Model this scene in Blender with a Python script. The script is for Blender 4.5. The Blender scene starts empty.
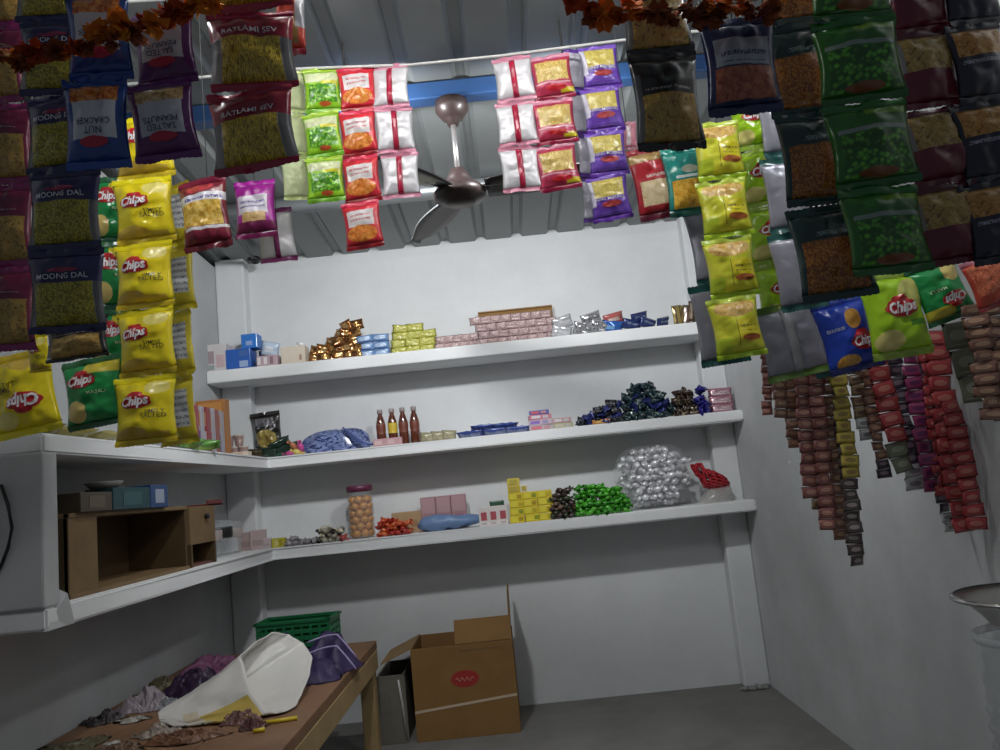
import bpy, bmesh, math, random
from math import sin, cos, pi, radians, atan, sqrt
from mathutils import Vector, Matrix, noise
random.seed(7)
S = bpy.context.scene
COL = S.collection
# ---------------------------------------------------------------- camera
F = 780.0; ROLL = radians(5.8); PITCH = atan(110.6 / F); CZ = 0.886
fw = Vector((0, cos(PITCH), sin(PITCH))); r0 = Vector((1, 0, 0)); u0 = r0.cross(fw)
RT = cos(ROLL) * r0 - sin(ROLL) * u0
UP = sin(ROLL) * r0 + cos(ROLL) * u0
CAM = Vector((0, 0, CZ))
cd = bpy.data.cameras.new('camera'); cam = bpy.data.objects.new('camera', cd); COL.objects.link(cam)
cam.matrix_world = Matrix(((RT.x, UP.x, -fw.x, 0), (RT.y, UP.y, -fw.y, 0), (RT.z, UP.z, -fw.z, CZ), (0, 0, 0, 1)))
cd.sensor_width = 36; cd.lens = F / 1000 * 36; cd.clip_start = 0.05
S.camera = cam

def ray(px, py): return fw + RT * ((px - 500) / F) + UP * ((375 - py) / F)
def at(px, py, y):
    d = ray(px, py); return CAM + d * (y / d.y)
def mpp(px, py, y):                      # metres per pixel there
    d = ray(px, py); return (y / d.y) / F
# ---------------------------------------------------------------- materials
MATS = {}
def L(c):
    return (c[0], c[1], c[2], 1)
def mat(name, col, rough=.5, metal=0, spec=.5, coat=0, alpha=1, noise_amt=0, nscale=6, bump=0, bscale=40, trans=0, emit=0, sss=0):
    if name in MATS: return MATS[name]
    m = bpy.data.materials.new(name); m.use_nodes = True; nt = m.node_tree; n = nt.nodes; lk = nt.links
    b = n['Principled BSDF']
    b.inputs['Base Color'].default_value = L(col); b.inputs['Roughness'].default_value = rough
    b.inputs['Metallic'].default_value = metal; b.inputs['Specular IOR Level'].default_value = spec
    b.inputs['Coat Weight'].default_value = coat; b.inputs['Coat Roughness'].default_value = .12
    b.inputs['Alpha'].default_value = alpha; b.inputs['Transmission Weight'].default_value = trans
    if emit:
        b.inputs['Emission Color'].default_value = (1, .98, .95, 1); b.inputs['Emission Strength'].default_value = emit
    tc = n.new('ShaderNodeTexCoord')
    if noise_amt:
        t = n.new('ShaderNodeTexNoise'); t.inputs['Scale'].default_value = nscale; t.inputs['Detail'].default_value = 6
        t.inputs['Roughness'].default_value = .65
        lk.new(tc.outputs['Object'], t.inputs['Vector'])
        r = n.new('ShaderNodeMapRange'); r.inputs[1].default_value = .3; r.inputs[2].default_value = .7
        r.inputs[3].default_value = 1 - noise_amt; r.inputs[4].default_value = 1 + noise_amt * .5
        lk.new(t.outputs['Fac'], r.inputs[0])
        mx = n.new('ShaderNodeVectorMath'); mx.operation = 'SCALE'; mx.inputs[0].default_value = col
        lk.new(r.outputs[0], mx.inputs['Scale']); lk.new(mx.outputs[0], b.inputs['Base Color'])
    if bump:
        t = n.new('ShaderNodeTexNoise'); t.inputs['Scale'].default_value = bscale; t.inputs['Detail'].default_value = 5
        lk.new(tc.outputs['Object'], t.inputs['Vector'])
        bp = n.new('ShaderNodeBump'); bp.inputs['Strength'].default_value = bump; bp.inputs['Distance'].default_value = .01
        lk.new(t.outputs['Fac'], bp.inputs['Height']); lk.new(bp.outputs[0], b.inputs['Normal'])
    MATS[name] = m; return m

def film(name, base, layers, rough=.28, clear=None, metal=0):
    """printed plastic film: layers are (shape, box, kind, colours) in the pouch's own UV frame"""
    m = bpy.data.materials.new('film_' + name); m.use_nodes = True; nt = m.node_tree; n = nt.nodes; lk = nt.links
    b = n['Principled BSDF']; b.inputs['Roughness'].default_value = rough
    b.inputs['Coat Weight'].default_value = .35; b.inputs['Coat Roughness'].default_value = .15; b.inputs['Metallic'].default_value = metal
    tc = n.new('ShaderNodeTexCoord'); sp = n.new('ShaderNodeSeparateXYZ'); lk.new(tc.outputs['UV'], sp.inputs[0])
    U, V = sp.outputs[0], sp.outputs[1]
    def M(op, a, bb, c=None):
        x = n.new('ShaderNodeMath'); x.operation = op
        for i, v in enumerate((a, bb, c)):
            if v is None: continue
            if isinstance(v, (int, float)): x.inputs[i].default_value = v
            else: lk.new(v, x.inputs[i])
        return x.outputs[0]
    def mask(shape, bx):
        if shape == 'r':
            a = M('MULTIPLY', M('GREATER_THAN', U, bx[0]), M('LESS_THAN', U, bx[2]))
            c = M('MULTIPLY', M('GREATER_THAN', V, bx[1]), M('LESS_THAN', V, bx[3]))
            return M('MULTIPLY', a, c)
        cx, cy, rx, ry = bx
        a = M('POWER', M('DIVIDE', M('ABSOLUTE', M('SUBTRACT', U, cx), 0), rx), 2)
        c = M('POWER', M('DIVIDE', M('ABSOLUTE', M('SUBTRACT', V, cy), 0), ry), 2)
        return M('LESS_THAN', M('ADD', a, c), 1)
    def ramp(fac, cols, pos=None):
        r = n.new('ShaderNodeValToRGB'); e = r.color_ramp.elements
        k = len(cols)
        while len(e) < k: e.new(.5)
        for i in range(k):
            e[i].position = pos[i] if pos else .3 + .4 * i / max(1, k - 1); e[i].color = L(cols[i])
        lk.new(fac, r.inputs[0]); return r.outputs[0]
    def food(kind, cols):
        mp = n.new('ShaderNodeMapping'); lk.new(tc.outputs['UV'], mp.inputs[0])
        if kind == 'grain':
            t = n.new('ShaderNodeTexVoronoi'); t.inputs['Scale'].default_value = 34; lk.new(mp.outputs[0], t.inputs['Vector'])
            return ramp(t.outputs['Distance'], cols[::-1], [.1, .7])
        if kind == 'peas':
            t = n.new('ShaderNodeTexVoronoi'); t.inputs['Scale'].default_value = 15; lk.new(mp.outputs[0], t.inputs['Vector'])
            return ramp(t.outputs['Distance'], cols[::-1], [.15, .62])
        if kind == 'sev':
            mp.inputs['Scale'].default_value = (26, 7, 1); mp.inputs['Rotation'].default_value = (0, 0, .5)
            t = n.new('ShaderNodeTexNoise'); t.inputs['Scale'].default_value = 1; t.inputs['Detail'].default_value = 3; t.inputs['Distortion'].default_value = 2.5
            lk.new(mp.outputs[0], t.inputs['Vector']); return ramp(t.outputs['Fac'], cols, [.38, .58])
        if kind == 'mix':
            t = n.new('ShaderNodeTexNoise'); t.inputs['Scale'].default_value = 13; t.inputs['Detail'].default_value = 4; t.inputs['Distortion'].default_value = 1
            lk.new(mp.outputs[0], t.inputs['Vector']); return ramp(t.outputs['Fac'], cols)
        if kind == 'print':
            mp.inputs['Scale'].default_value = (60, 22, 1)
            t = n.new('ShaderNodeTexNoise'); t.inputs['Scale'].default_value = 1; t.inputs['Detail'].default_value = 1
            lk.new(mp.outputs[0], t.inputs['Vector'])
            w = M('GREATER_THAN', M('SINE', M('MULTIPLY', V, 55), 0), .1)
            return ramp(M('MULTIPLY', w, M('GREATER_THAN', t.outputs['Fac'], .48)), [cols[0], cols[1]], [.2, .8])
    c = None
    rgb = n.new('ShaderNodeRGB'); rgb.outputs[0].default_value = L(base); c = rgb.outputs[0]
    for shape, bx, kind, cols in layers:
        mk = mask(shape, bx); mx = n.new('ShaderNodeMix'); mx.data_type = 'RGBA'
        lk.new(mk, mx.inputs[0]); lk.new(c, mx.inputs[6])
        if kind == 'c': mx.inputs[7].default_value = L(cols)
        else: lk.new(food(kind, cols), mx.inputs[7])
        c = mx.outputs[2]
    lk.new(c, b.inputs['Base Color'])
    if clear:
        al = None
        for bx in clear:
            k = mask('r', bx); al = k if al is None else M('MAXIMUM', al, k)
        lk.new(M('SUBTRACT', 1, M('MULTIPLY', al, .62)), b.inputs['Alpha'])
    return m

# ---------------------------------------------------------------- mesh building
class MB:
    def __init__(s): s.bm = bmesh.new(); s.uv = s.bm.loops.layers.uv.new('UVMap')
    def box(s, c, d, rot=None, m=0, bev=0):
        b2 = bmesh.new(); bmesh.ops.create_cube(b2, size=1)
        for v in b2.verts: v.co = Vector((v.co.x * d[0], v.co.y * d[1], v.co.z * d[2]))
        if bev: bmesh.ops.bevel(b2, geom=list(b2.edges), offset=min(bev, min(d) * .45), segments=2, affect='EDGES', profile=.5)
        mt = Matrix.Translation(c)
        if rot is not None: mt = mt @ (rot.to_matrix().to_4x4() if hasattr(rot, 'to_matrix') else rot.to_4x4())
        s._join(b2, mt, m); return s
    def _join(s, b2, mt, m, smooth=False):
        mp = {}
        for v in b2.verts: mp[v] = s.bm.verts.new(mt @ v.co)
        for f in b2.faces:
            try:
                nf = s.bm.faces.new([mp[v] for v in f.verts]); nf.material_index = m; nf.smooth = smooth
            except ValueError: pass
        b2.free()
    def ico(s, c, r, sub=2, m=0, rot=None, jit=0):
        b2 = bmesh.new(); bmesh.ops.create_icosphere(b2, subdivisions=sub, radius=1)
        r = r if hasattr(r, '__len__') else (r, r, r)
        for v in b2.verts:
            k = 1 + (random.random() - .5) * jit
            v.co = Vector((v.co.x * r[0] * k, v.co.y * r[1] * k, v.co.z * r[2] * k))
        mt = Matrix.Translation(c)
        if rot is not None: mt = mt @ rot.to_matrix().to_4x4()
        s._join(b2, mt, m, True); return s
    def lathe(s, prof, n=20, c=(0, 0, 0), m=0, axis=None, smooth=True):
        c = Vector(c); q = Vector((0, 0, 1)).rotation_difference(Vector(axis)).to_matrix() if axis is not None else Matrix.Identity(3)
        rings = []
        for r, z in prof:
            if r < 1e-6: rings.append([s.bm.verts.new(c + q @ Vector((0, 0, z)))])
            else: rings.append([s.bm.verts.new(c + q @ Vector((r * cos(2 * pi * i / n), r * sin(2 * pi * i / n), z))) for i in range(n)])
        for a, b in zip(rings, rings[1:]):
            for i in range(n):
                j = (i + 1) % n
                vs = [a[0] if len(a) == 1 else a[i], a[0] if len(a) == 1 else a[j], b[0] if len(b) == 1 else b[j], b[0] if len(b) == 1 else b[i]]
                u = []
                for v in vs:
                    if v not in u: u.append(v)
                if len(u) > 2:
                    f = s.bm.faces.new(u); f.material_index = m; f.smooth = smooth
        return s
    def tube(s, pts, r, n=8, m=0):
        pts = [Vector(p) for p in pts]; rings = []
        for i, p in enumerate(pts):
            d = (pts[min(i + 1, len(pts) - 1)] - pts[max(i - 1, 0)]).normalized()
            a = d.cross(Vector((0, 0, 1)))
            if a.length < .05: a = d.cross(Vector((0, 1, 0)))
            a.normalize(); b = a.cross(d); rr = r[i] if hasattr(r, '__len__') else r
            rings.append([s.bm.verts.new(p + a * rr * cos(2 * pi * k / n) + b * rr * sin(2 * pi * k / n)) for k in range(n)])
        for a, b in zip(rings, rings[1:]):
            for k in range(n):
                f = s.bm.faces.new((a[k], a[(k + 1) % n], b[(k + 1) % n], b[k])); f.smooth = True; f.material_index = m
        for rg in (rings[0], rings[-1]):
            f = s.bm.faces.new(rg); f.material_index = m
        return s
    def grid(s, fn, nu, nv, m=0, closed=False, smooth=True, uvfn=None):
        V = [[s.bm.verts.new(fn(i / nu, j / nv)) for i in range(nu + (0 if closed else 1))] for j in range(nv + 1)]
        for j in range(nv):
            for i in range(nu):
                i2 = (i + 1) % len(V[0]); q = (V[j][i], V[j][i2], V[j + 1][i2], V[j + 1][i])
                f = s.bm.faces.new(q); f.material_index = m; f.smooth = smooth
                for lp, (a, b) in zip(f.loops, ((i, j), (i + 1, j), (i + 1, j + 1), (i, j + 1))): lp[s.uv].uv = (a / nu, b / nv)
        return V
    def prism(s, pts, h, m=0, mt=None):      # pts in xz-plane style list of Vector, extruded by vector h
        a = [s.bm.verts.new(p) for p in pts]; b = [s.bm.verts.new(Vector(p) + Vector(h)) for p in pts]
        s.bm.faces.new(a).material_index = m; s.bm.faces.new(b[::-1]).material_index = m
        for i in range(len(a)):
            j = (i + 1) % len(a); s.bm.faces.new((a[j], a[i], b[i], b[j])).material_index = m
        return s
    def mesh(s, name, mats, weld=0, recalc=True):
        if weld: bmesh.ops.remove_doubles(s.bm, verts=list(s.bm.verts), dist=weld)
        if recalc: bmesh.ops.recalc_face_normals(s.bm, faces=list(s.bm.faces))
        me = bpy.data.meshes.new(name); s.bm.to_mesh(me); s.bm.free()
        for m in (mats if isinstance(mats, (list, tuple)) else [mats]): me.materials.append(m)
        return me
    def build(s, name, mats, parent=None, weld=0, loc=None, recalc=True):
        return link(name, s.mesh(name, mats, weld, recalc), parent, loc)
def link(name, me, parent=None, loc=None):
    o = bpy.data.objects.new(name, me); COL.objects.link(o)
    if parent is not None: o.parent = parent
    if loc is not None: o.location = loc
    return o
def tag(o, label, cat, group=None, kind=None):
    o['label'] = label; o['category'] = cat
    if group: o['group'] = group
    if kind: o['kind'] = kind
    return o
def thing(name, label, cat, loc=(0, 0, 0), group=None, rot=None):
    o = bpy.data.objects.new(name, None); COL.objects.link(o); o.empty_display_size = .02; o.location = loc
    if rot is not None: o.rotation_euler = rot
    return tag(o, label, cat, group)
def struct(o): o['kind'] = 'structure'; return o
def dup(root, label=None, group=None):
    r = root.copy(); COL.objects.link(r)
    if label: r['label'] = label
    if group: r['group'] = group
    for ch in list(root.children):
        c = ch.copy(); COL.objects.link(c); c.parent = r
        for g in list(ch.children):
            d = g.copy(); COL.objects.link(d); d.parent = c
    return r
ORD = ['topmost', 'second', 'third', 'fourth', 'fifth', 'sixth', 'seventh']

# ---------------------------------------------------------------- room
XL, XR, YB = -1.18, .945, 3.32
ZT, ZM, ZB = .575 + CZ, .204 + CZ, -.15 + CZ
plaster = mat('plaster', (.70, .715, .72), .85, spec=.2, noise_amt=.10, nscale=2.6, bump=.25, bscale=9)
sidewall = mat('side_plaster', (.46, .475, .48), .88, spec=.2, noise_amt=.16, nscale=2.2, bump=.3, bscale=8)  # greyer than the back wall to cut bounced fill; dimness sits in the colour
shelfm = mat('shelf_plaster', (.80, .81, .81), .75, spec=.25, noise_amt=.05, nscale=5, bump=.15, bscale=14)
floorm = mat('floor_concrete', (.19, .185, .172), .75, noise_amt=.22, nscale=5, bump=.3, bscale=16)
def roofz(y): return 1.075 + CZ + .05 * (YB - y)
def wallplane(name, fn, nu, nv, m, thick):
    b = MB()
    b.grid(lambda u, v: Vector(fn(u, v)), nu, nv); o = b.build(name, m)
    sm = o.modifiers.new('thick', 'SOLIDIFY'); sm.thickness = thick; sm.offset = 0
    return struct(o)
b = MB(); b.box((-.1, 1.7, -.06), (2.6, 4.0, .12)); struct(b.build('floor', floorm))
b = MB(); b.box(((XL + XR) / 2, YB + .075, 1.0), (XR - XL + .4, .15, 2.0 - .035 + .06))
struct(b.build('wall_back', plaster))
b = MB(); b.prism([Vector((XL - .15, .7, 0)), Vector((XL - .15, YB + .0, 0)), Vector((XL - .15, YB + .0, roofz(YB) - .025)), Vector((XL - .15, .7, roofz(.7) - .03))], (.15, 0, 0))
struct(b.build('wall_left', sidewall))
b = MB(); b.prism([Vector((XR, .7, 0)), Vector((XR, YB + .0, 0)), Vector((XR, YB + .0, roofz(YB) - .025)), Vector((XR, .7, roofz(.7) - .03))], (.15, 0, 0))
struct(b.build('wall_right', mat('right_plaster', (.60, .615, .62), .88, spec=.2, noise_amt=.18, nscale=2.2, bump=.3, bscale=8)))  # dimmer light on this wall is put into a greyer plaster
# corner pillars of the back wall
for k, (x0, x1) in enumerate(((XL, -1.055), (.842, XR))):
    b = MB(); b.box(((x0 + x1) / 2, YB - .035, .985), (x1 - x0, .07, 1.97), bev=.008); o = b.build('trim_%d' % (k + 1), plaster); struct(o)
# crumbled plaster at the foot of the right-hand pillar
# ribbed sheet roof
roofm = mat('roof_sheet', (.20, .215, .215), .42, metal=.25, noise_amt=.12, nscale=3)
b = MB()
prof = []
x = -1.42; pitch_r = .158
while x < 1.25:
    prof += [(x, 0), (x + .105, 0), (x + .118, .016), (x + .144, .016)]
    x += pitch_r
vs = [[b.bm.verts.new((px, y, roofz(y) + pz)) for px, pz in prof] for y in (.45, 2.0, YB + .12)]
for r1, r2 in zip(vs, vs[1:]):
    for i in range(len(prof) - 1): b.bm.faces.new((r1[i], r1[i + 1], r2[i + 1], r2[i]))
o = b.build('ceiling', roofm, recalc=False); struct(o)
sm = o.modifiers.new('thick', 'SOLIDIFY'); sm.thickness = .004; sm.offset = 1
steel = mat('grey_steel', (.30, .32, .33), .4, metal=.6)
bluep = mat('blue_paint', (.014, .05, .14), .45, noise_amt=.15, nscale=12)
white = mat('white_print', (.85, .85, .85), .5)
# roof purlin (grey pipe) and blue fan beam
b = MB(); b.tube([(XL, 2.70, roofz(2.7) - .03), (XR, 2.70, roofz(2.7) - .03)], .03, 12)
o = b.build('roof_beam', steel); tag(o, 'grey steel pipe running under the sheet roof near the back wall', 'beam')
b = MB(); b.box(((XL + XR) / 2, 2.06, roofz(2) - .035), (XR - XL, .05, .05), bev=.004)
o = b.build('fan_beam', bluep); tag(o, 'blue painted steel beam from which the ceiling fan hangs', 'beam')

# ---------------------------------------------------------------- shelves
def lip_box(bm, x0, x1, y0, y1, z0, z1): bm.box(((x0 + x1) / 2, (y0 + y1) / 2, (z0 + z1) / 2), (x1 - x0, y1 - y0, z1 - z0), bev=.006)
LX = -.952                                  # front plane of the left shelves
def lshape(z1, th, x1, y0):
    m = MB(); b = m.bm
    pts = [(XL, y0), (LX, y0), (LX, 3.1), (x1, 3.1), (x1, YB), (XL, YB)]
    m.prism([Vector((p[0], p[1], z1 - th)) for p in pts], (0, 0, th))
    bmesh.ops.bevel(m.bm, geom=[e for e in m.bm.edges], offset=.005, segments=2, affect='EDGES')
    return m
m = MB(); lip_box(m, XL, .87 + .075, 3.1, YB, ZT - .052, ZT)
tag(m.build('wall_shelf', shelfm), 'topmost white plastered shelf on the back wall', 'shelf')
tag(lshape(ZM, .042, XR, 1.6).build('wall_shelf', shelfm), 'middle white plastered shelf turning the corner onto the side wall', 'shelf')
tag(lshape(ZB, .045, XR, 1.6).build('wall_shelf', shelfm), 'lowest white plastered shelf turning the corner, holding the wooden box', 'shelf')
m = MB(); m.box(((XL + LX) / 2, 1.623, (ZB + ZM) / 2 - .02), (LX - XL, .055, ZM - ZB - .036), bev=.006)
m.prism([Vector((LX - .012, 1.6, ZB - .045)), Vector((LX + .003, 1.6, ZB - .045)), Vector((LX + .003, 1.69, ZB - .045)), Vector((LX + .003, 1.665, ZB + .02)), Vector((LX - .012, 1.66, ZB + .03))], (.004, 0, 0))
tag(m.build('shelf_end_panel', mat('panel_plaster', (.52, .53, .53), .8, spec=.2, noise_amt=.10, nscale=4, bump=.2, bscale=12)), 'upright plastered slab closing the near end of the side shelves', 'panel')
black = mat('black_plastic', (.012, .012, .013), .4)
m = MB(); q = [at(1, 485, 1.59), at(8, 505, 1.585), at(12, 528, 1.585), at(8, 548, 1.585), at(1, 566, 1.59), at(-8, 580, 1.59)]
m.tube(q, .0035, 8); tag(m.build('hanging_cable', black), 'thin black cable looping on the face of the shelf end slab', 'cable')

# ---------------------------------------------------------------- ceiling fan
brown = mat('fan_brown', (.035, .022, .020), .42, metal=.1, coat=.15)
bladem = mat('fan_blade', (.018, .016, .016), .4, coat=.2)
grayb = mat('fan_blade_grey', (.22, .23, .23), .55)
bz = roofz(2) - .06
fy = 2.06; fx = at(450, 92, fy).x; hub = at(455, 194, fy)
t = thing('ceiling_fan', 'dark brown ceiling fan hanging on a rod from the blue beam', 'fan', (fx, fy, bz))
hz = hub.z - bz
MB().lathe([(0, 0), (.045, -.003), (.047, -.03), (.03, -.055), (.018, -.06), (.016, -.075), (0, -.075)], 20).build('canopy', brown, t)
MB().tube([(0, 0, -.06), (0, 0, hz + .05)], .0075, 10).build('rod', mat('rod_steel', (.45, .43, .42), .3, metal=.8), t)
MB().lathe([(0, .075), (.02, .07), (.03, .05), (.035, .04), (.036, .028), (.062, .018), (.074, 0), (.07, -.016), (.045, -.024), (.04, -.03), (0, -.032)], 28, (0, 0, hz)).build('motor', brown, t)
for a, mm in ((-8, bladem), (112, grayb), (232, bladem)):
    m = MB(); R = Matrix.Rotation(radians(a), 4, 'Z')
    def bl(u, v):
        r = .075 + u * .335; w = (.05 + .022 * sin(pi * min(1, u * 1.2))) * (1 if u < .93 else sqrt(max(0, 1 - ((u - .93) / .07) ** 2)) * .999 + .001)
        return R @ Vector((r, (v - .5) * w * 2 * .8, hz + .005 - (v - .5) * .020))
    m.grid(bl, 18, 4)
    o = m.build('blade', mm, t, recalc=False); s_ = o.modifiers.new('t', 'SOLIDIFY'); s_.thickness = .004; s_.offset = 0
    if a == 112: o['label'] = 'grey blade pointing to the back wall'
    m = MB(); m.box((.095, 0, hz + .008), (.06, .03, .006), m=0); 
    for v in m.bm.verts: v.co = R @ v.co
    m.build('bracket', brown, o)
# dark rod with a knob near the corner
p0, p1 = at(222, 219, 2.72), at(255, 260, 3.2)
t = thing('hanging_rod', 'slim dark rod with a black knob sloping down to the back wall', 'rod', p0)
MB().tube([(0, 0, 0), p1 - p0], .0085, 8).build('rod', mat('dark_rod', (.08, .09, .09), .5), t)
MB().ico(p1 - p0, (.022, .02, .02), 2).lathe([(.0, .0), (.03, .004), (.028, .016), (.0, .02)], 12, p1 - p0 + Vector((0, -.01, -.012))).build('knob', black, t)

# ---------------------------------------------------------------- snack pouches
def thickf(u, t, D, seed, wr, W):
    a = max(0, 1 - abs(u) ** 2.3) ** .72 * max(0, 1 - abs(t) ** 3.2) ** .62
    n1 = noise.noise(Vector((u * 1.6 + seed * 7.1, t * 1.9, seed * 3.3)))
    n2 = abs(noise.noise(Vector((u * 3.1 - seed * 2.7, t * 2.6 + 4, seed))))
    cr = sin(u * 11 + seed * 5 + 2 * t) * abs(t) ** 2.5
    n3 = abs(noise.noise(Vector((u * 2.3 + seed * 3.9 + t * 1.4, t * 4.2 - u * 1.7, seed * 1.7))))
    return max(0, D / 2 * a * (1 + .34 * n1 * wr) - wr * (.12 * n2 + .13 * n3) * D * a + wr * .075 * D * cr * (1 - abs(u) ** 4) * a ** .35)
class Surf:
    def __init__(s, W, H, D, seed, seal=.075, pinch=.09, wr=1.0):
        s.W, s.H, s.D, s.seed, s.seal, s.pinch, s.wr = W, H, D, seed, seal, pinch, wr; s.vb = H / 2 * (1 - 2 * seal)
    def half(s, t): return s.W / 2 * (1 - s.pinch * (1 - abs(t) ** 1.7))
    def z(s, x, zz):
        t = max(-1, min(1, zz / s.vb)); u = max(-1, min(1, x / s.half(t)))
        return thickf(u, t, s.D, s.seed, s.wr, s.W)
    def pouch(s, mats, nu=20, nv=24):
        m = MB()
        for sd in (1, -1):
            def fn(u, v):
                u = 2 * u - 1; t = 2 * v - 1
                k = thickf(u, t, s.D, s.seed + (0 if sd > 0 else 5), s.wr, s.W) * (1 if sd > 0 else .75)
                return Vector((u * s.half(t), -sd * k, t * s.vb))
            m.grid(fn, nu, nv, 0 if sd > 0 else 1)
        return m.mesh('pouch', mats, weld=.0002)
    def sealmesh(s, top, matl):
        m = MB(); sg = 1 if top else -1; n = 26
        for face in (1, -1):
            def fn(u, v):
                x = (2 * u - 1) * s.W / 2; z0 = s.vb - .001; z1 = s.H / 2
                w = noise.noise(Vector((x * 42, s.seed * 9 + sg, 0))) * .010
                zz = z0 + (z1 - z0) * v + (.0012 if (v > .99 and int(round(u * n)) % 2) else 0)
                return Vector((x, -face * .0009 + (.0011 * sin(v * 14)) + w * v, sg * zz))
            m.grid(fn, n, 3)
        return m.mesh('seal', matl, weld=.0001)
def textmesh(s, size, shear=0, bold=0):
    cu = bpy.data.curves.new('t', 'FONT'); cu.body = s; cu.size = size; cu.align_x = 'CENTER'; cu.align_y = 'CENTER'
    cu.shear = shear; cu.offset = bold; cu.resolution_u = 2; cu.fill_mode = 'FRONT'
    o = bpy.data.objects.new('t', cu); COL.objects.link(o)
    dg = bpy.context.evaluated_depsgraph_get(); me = bpy.data.meshes.new_from_object(o.evaluated_get(dg))
    bpy.data.objects.remove(o); bpy.data.curves.remove(cu); return me
def lettering(name, parent, surf, s, width, cx, cz, matl, rot=0, shear=0, bold=0, off=.0030, tall=1):
    me = textmesh(s, .02, shear, bold * .0006)
    xs = [v.co.x for v in me.vertices]; k = width / (max(xs) - min(xs)); xm = (max(xs) + min(xs)) / 2
    for v in me.vertices:
        x, y = (v.co.x - xm) * k, v.co.y * k * tall
        x, y = x * cos(rot) - y * sin(rot), x * sin(rot) + y * cos(rot)
        x += cx; y += cz
        v.co = Vector((x, -(surf.z(x, y) if surf else 0) - off, y))
    me.materials.clear(); me.materials.append(matl)
    return link(name, me, parent)
def badge(name, parent, surf, cx, cz, rx, rz, matl, scal=0, off=.0013):
    m = MB(); b = m.bm; n = 28; rings = []
    c = b.verts.new((cx, -surf.z(cx, cz) - off, cz))
    for k in range(1, 5):
        rg = []
        for i in range(n):
            a = 2 * pi * i / n; q = k / 4 * (1 + scal * (abs(sin(3.5 * a)) - .5)); x = cx + rx * cos(a) * q; z = cz + rz * sin(a) * q
            rg.append(b.verts.new((x, -surf.z(x, z) - off, z)))
        rings.append(rg)
    for i in range(n): b.faces.new((c, rings[0][i], rings[0][(i + 1) % n])).smooth = True
    for r1, r2 in zip(rings, rings[1:]):
        for i in range(n): b.faces.new((r1[i], r2[i], r2[(i + 1) % n], r1[(i + 1) % n])).smooth = True
    return m.build(name, matl, parent, recalc=False)
foil = mat('foil_back', (.80, .79, .82), .36, metal=.2, noise_amt=.06)
clearback = mat('clear_back', (.22, .23, .24), .25, alpha=.5)
redbadge = mat('badge_red', (.55, .012, .02), .35, coat=.3)
pinkrim = mat('badge_rim', (.85, .45, .45), .4)
darkprint = mat('dark_print', (.06, .05, .02), .5)
navyprint = mat('navy_print', (.02, .02, .08), .5)
greytext = mat('pale_print', (.72, .72, .76), .45)
W0, H0 = .11, .13
DES = {}
def design(key, name, cat, desc, base, layers, seal, seal2=None, clear=None, texts=(), badges=(), D=.036, back=None, seam=None, rough=.28, metal=0, wr=1.0):
    DES[key] = dict(name=name, cat=cat, desc=desc, base=base, layers=layers, seal=seal, seal2=seal2 or seal, clear=clear, texts=texts, badges=badges, D=D, back=back, seam=seam, rough=rough, metal=metal, wr=wr, protos=[], used=0)
def sealmat(col):
    return mat('seal_%.2f_%.2f_%.2f' % col, col, .25, coat=.4)
def proto(key, variant):
    d = DES[key]
    while len(d['protos']) <= variant:
        i = len(d['protos']); sf = Surf(W0, H0, d['D'], seed=(hash_s(key) % 97) * .37 + i * 1.9, wr=d['wr'])
        if i == 0: d['film'] = film(key, d['base'], d['layers'], d['rough'], d['clear'], d['metal'])
        root = bpy.data.objects.new(d['name'], None); COL.objects.link(root); root.empty_display_size = .02; root['category'] = d['cat']
        bk = d['back'] or foil
        link('pouch', sf.pouch([d['film'], bk]), root)
        o = link('top_seal', sf.sealmesh(True, sealmat(d['seal'])), root); link('bottom_seal', sf.sealmesh(False, sealmat(d['seal2'])), root)
        for (cx, cz, rx, rz, col, scal, txt, tw) in d['badges']:
            bo = badge('badge', root, sf, cx * W0, cz * H0, rx * W0, rz * H0, col, scal)
            if scal:
                badge('cap', bo, sf, cx * W0, (cz + rz * .95) * H0, rx * W0 * .5, rz * H0 * .45, col, 0, .0016)
            if txt: lettering('lettering', bo, sf, txt, tw * W0, cx * W0, cz * H0, white, rot=.06, shear=.25, bold=1.2, off=.0034, tall=1.15)
        for (s, w, cx, cz, colr) in d['texts']:
            lettering('lettering', root, sf, s, w * W0, cx * W0, cz * H0, colr, bold=.1)
        if d['seam']:
            m = MB()
            m.grid(lambda u, v: Vector(((u - .5) * .016, .002 + thickf((u - .5) * .25, 2 * v - 1, d['D'], sf.seed + 5, 1, W0) * .75, (2 * v - 1) * sf.vb)), 2, 16)
            so = m.build('back_seam', sealmat(d['seam']), root, recalc=False); q = so.modifiers.new('t', 'SOLIDIFY'); q.thickness = .0012
        d['protos'].append([root, False])
    return d['protos'][variant]
def hash_s(s):
    h = 7
    for c in s: h = (h * 31 + ord(c)) % 100003
    return h
def place(key, loc, w, h, label, group, lean=0, yaw=0, tilt=0, flip=False, backside=False, variant=0, depth=1.0):
    p = proto(key, variant)
    if not p[1]: o = p[0]; p[1] = True
    else: o = dup(p[0])
    o['label'] = label
    if group: o['group'] = group
    o.location = loc; o.scale = (w / W0, depth * (w / W0 + h / H0) / 2, h / H0)
    Mx = Matrix.Rotation(yaw, 3, 'Z') @ Matrix.Rotation(lean + (pi if flip else 0), 3, 'Y')
    if backside: Mx = Mx @ Matrix.Rotation(pi, 3, 'Z')
    Mx = Matrix.Rotation(tilt, 3, 'X') @ Mx
    o.rotation_euler = Mx.to_euler()
    return o
RND = random.Random(3)
THREADS = []
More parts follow.
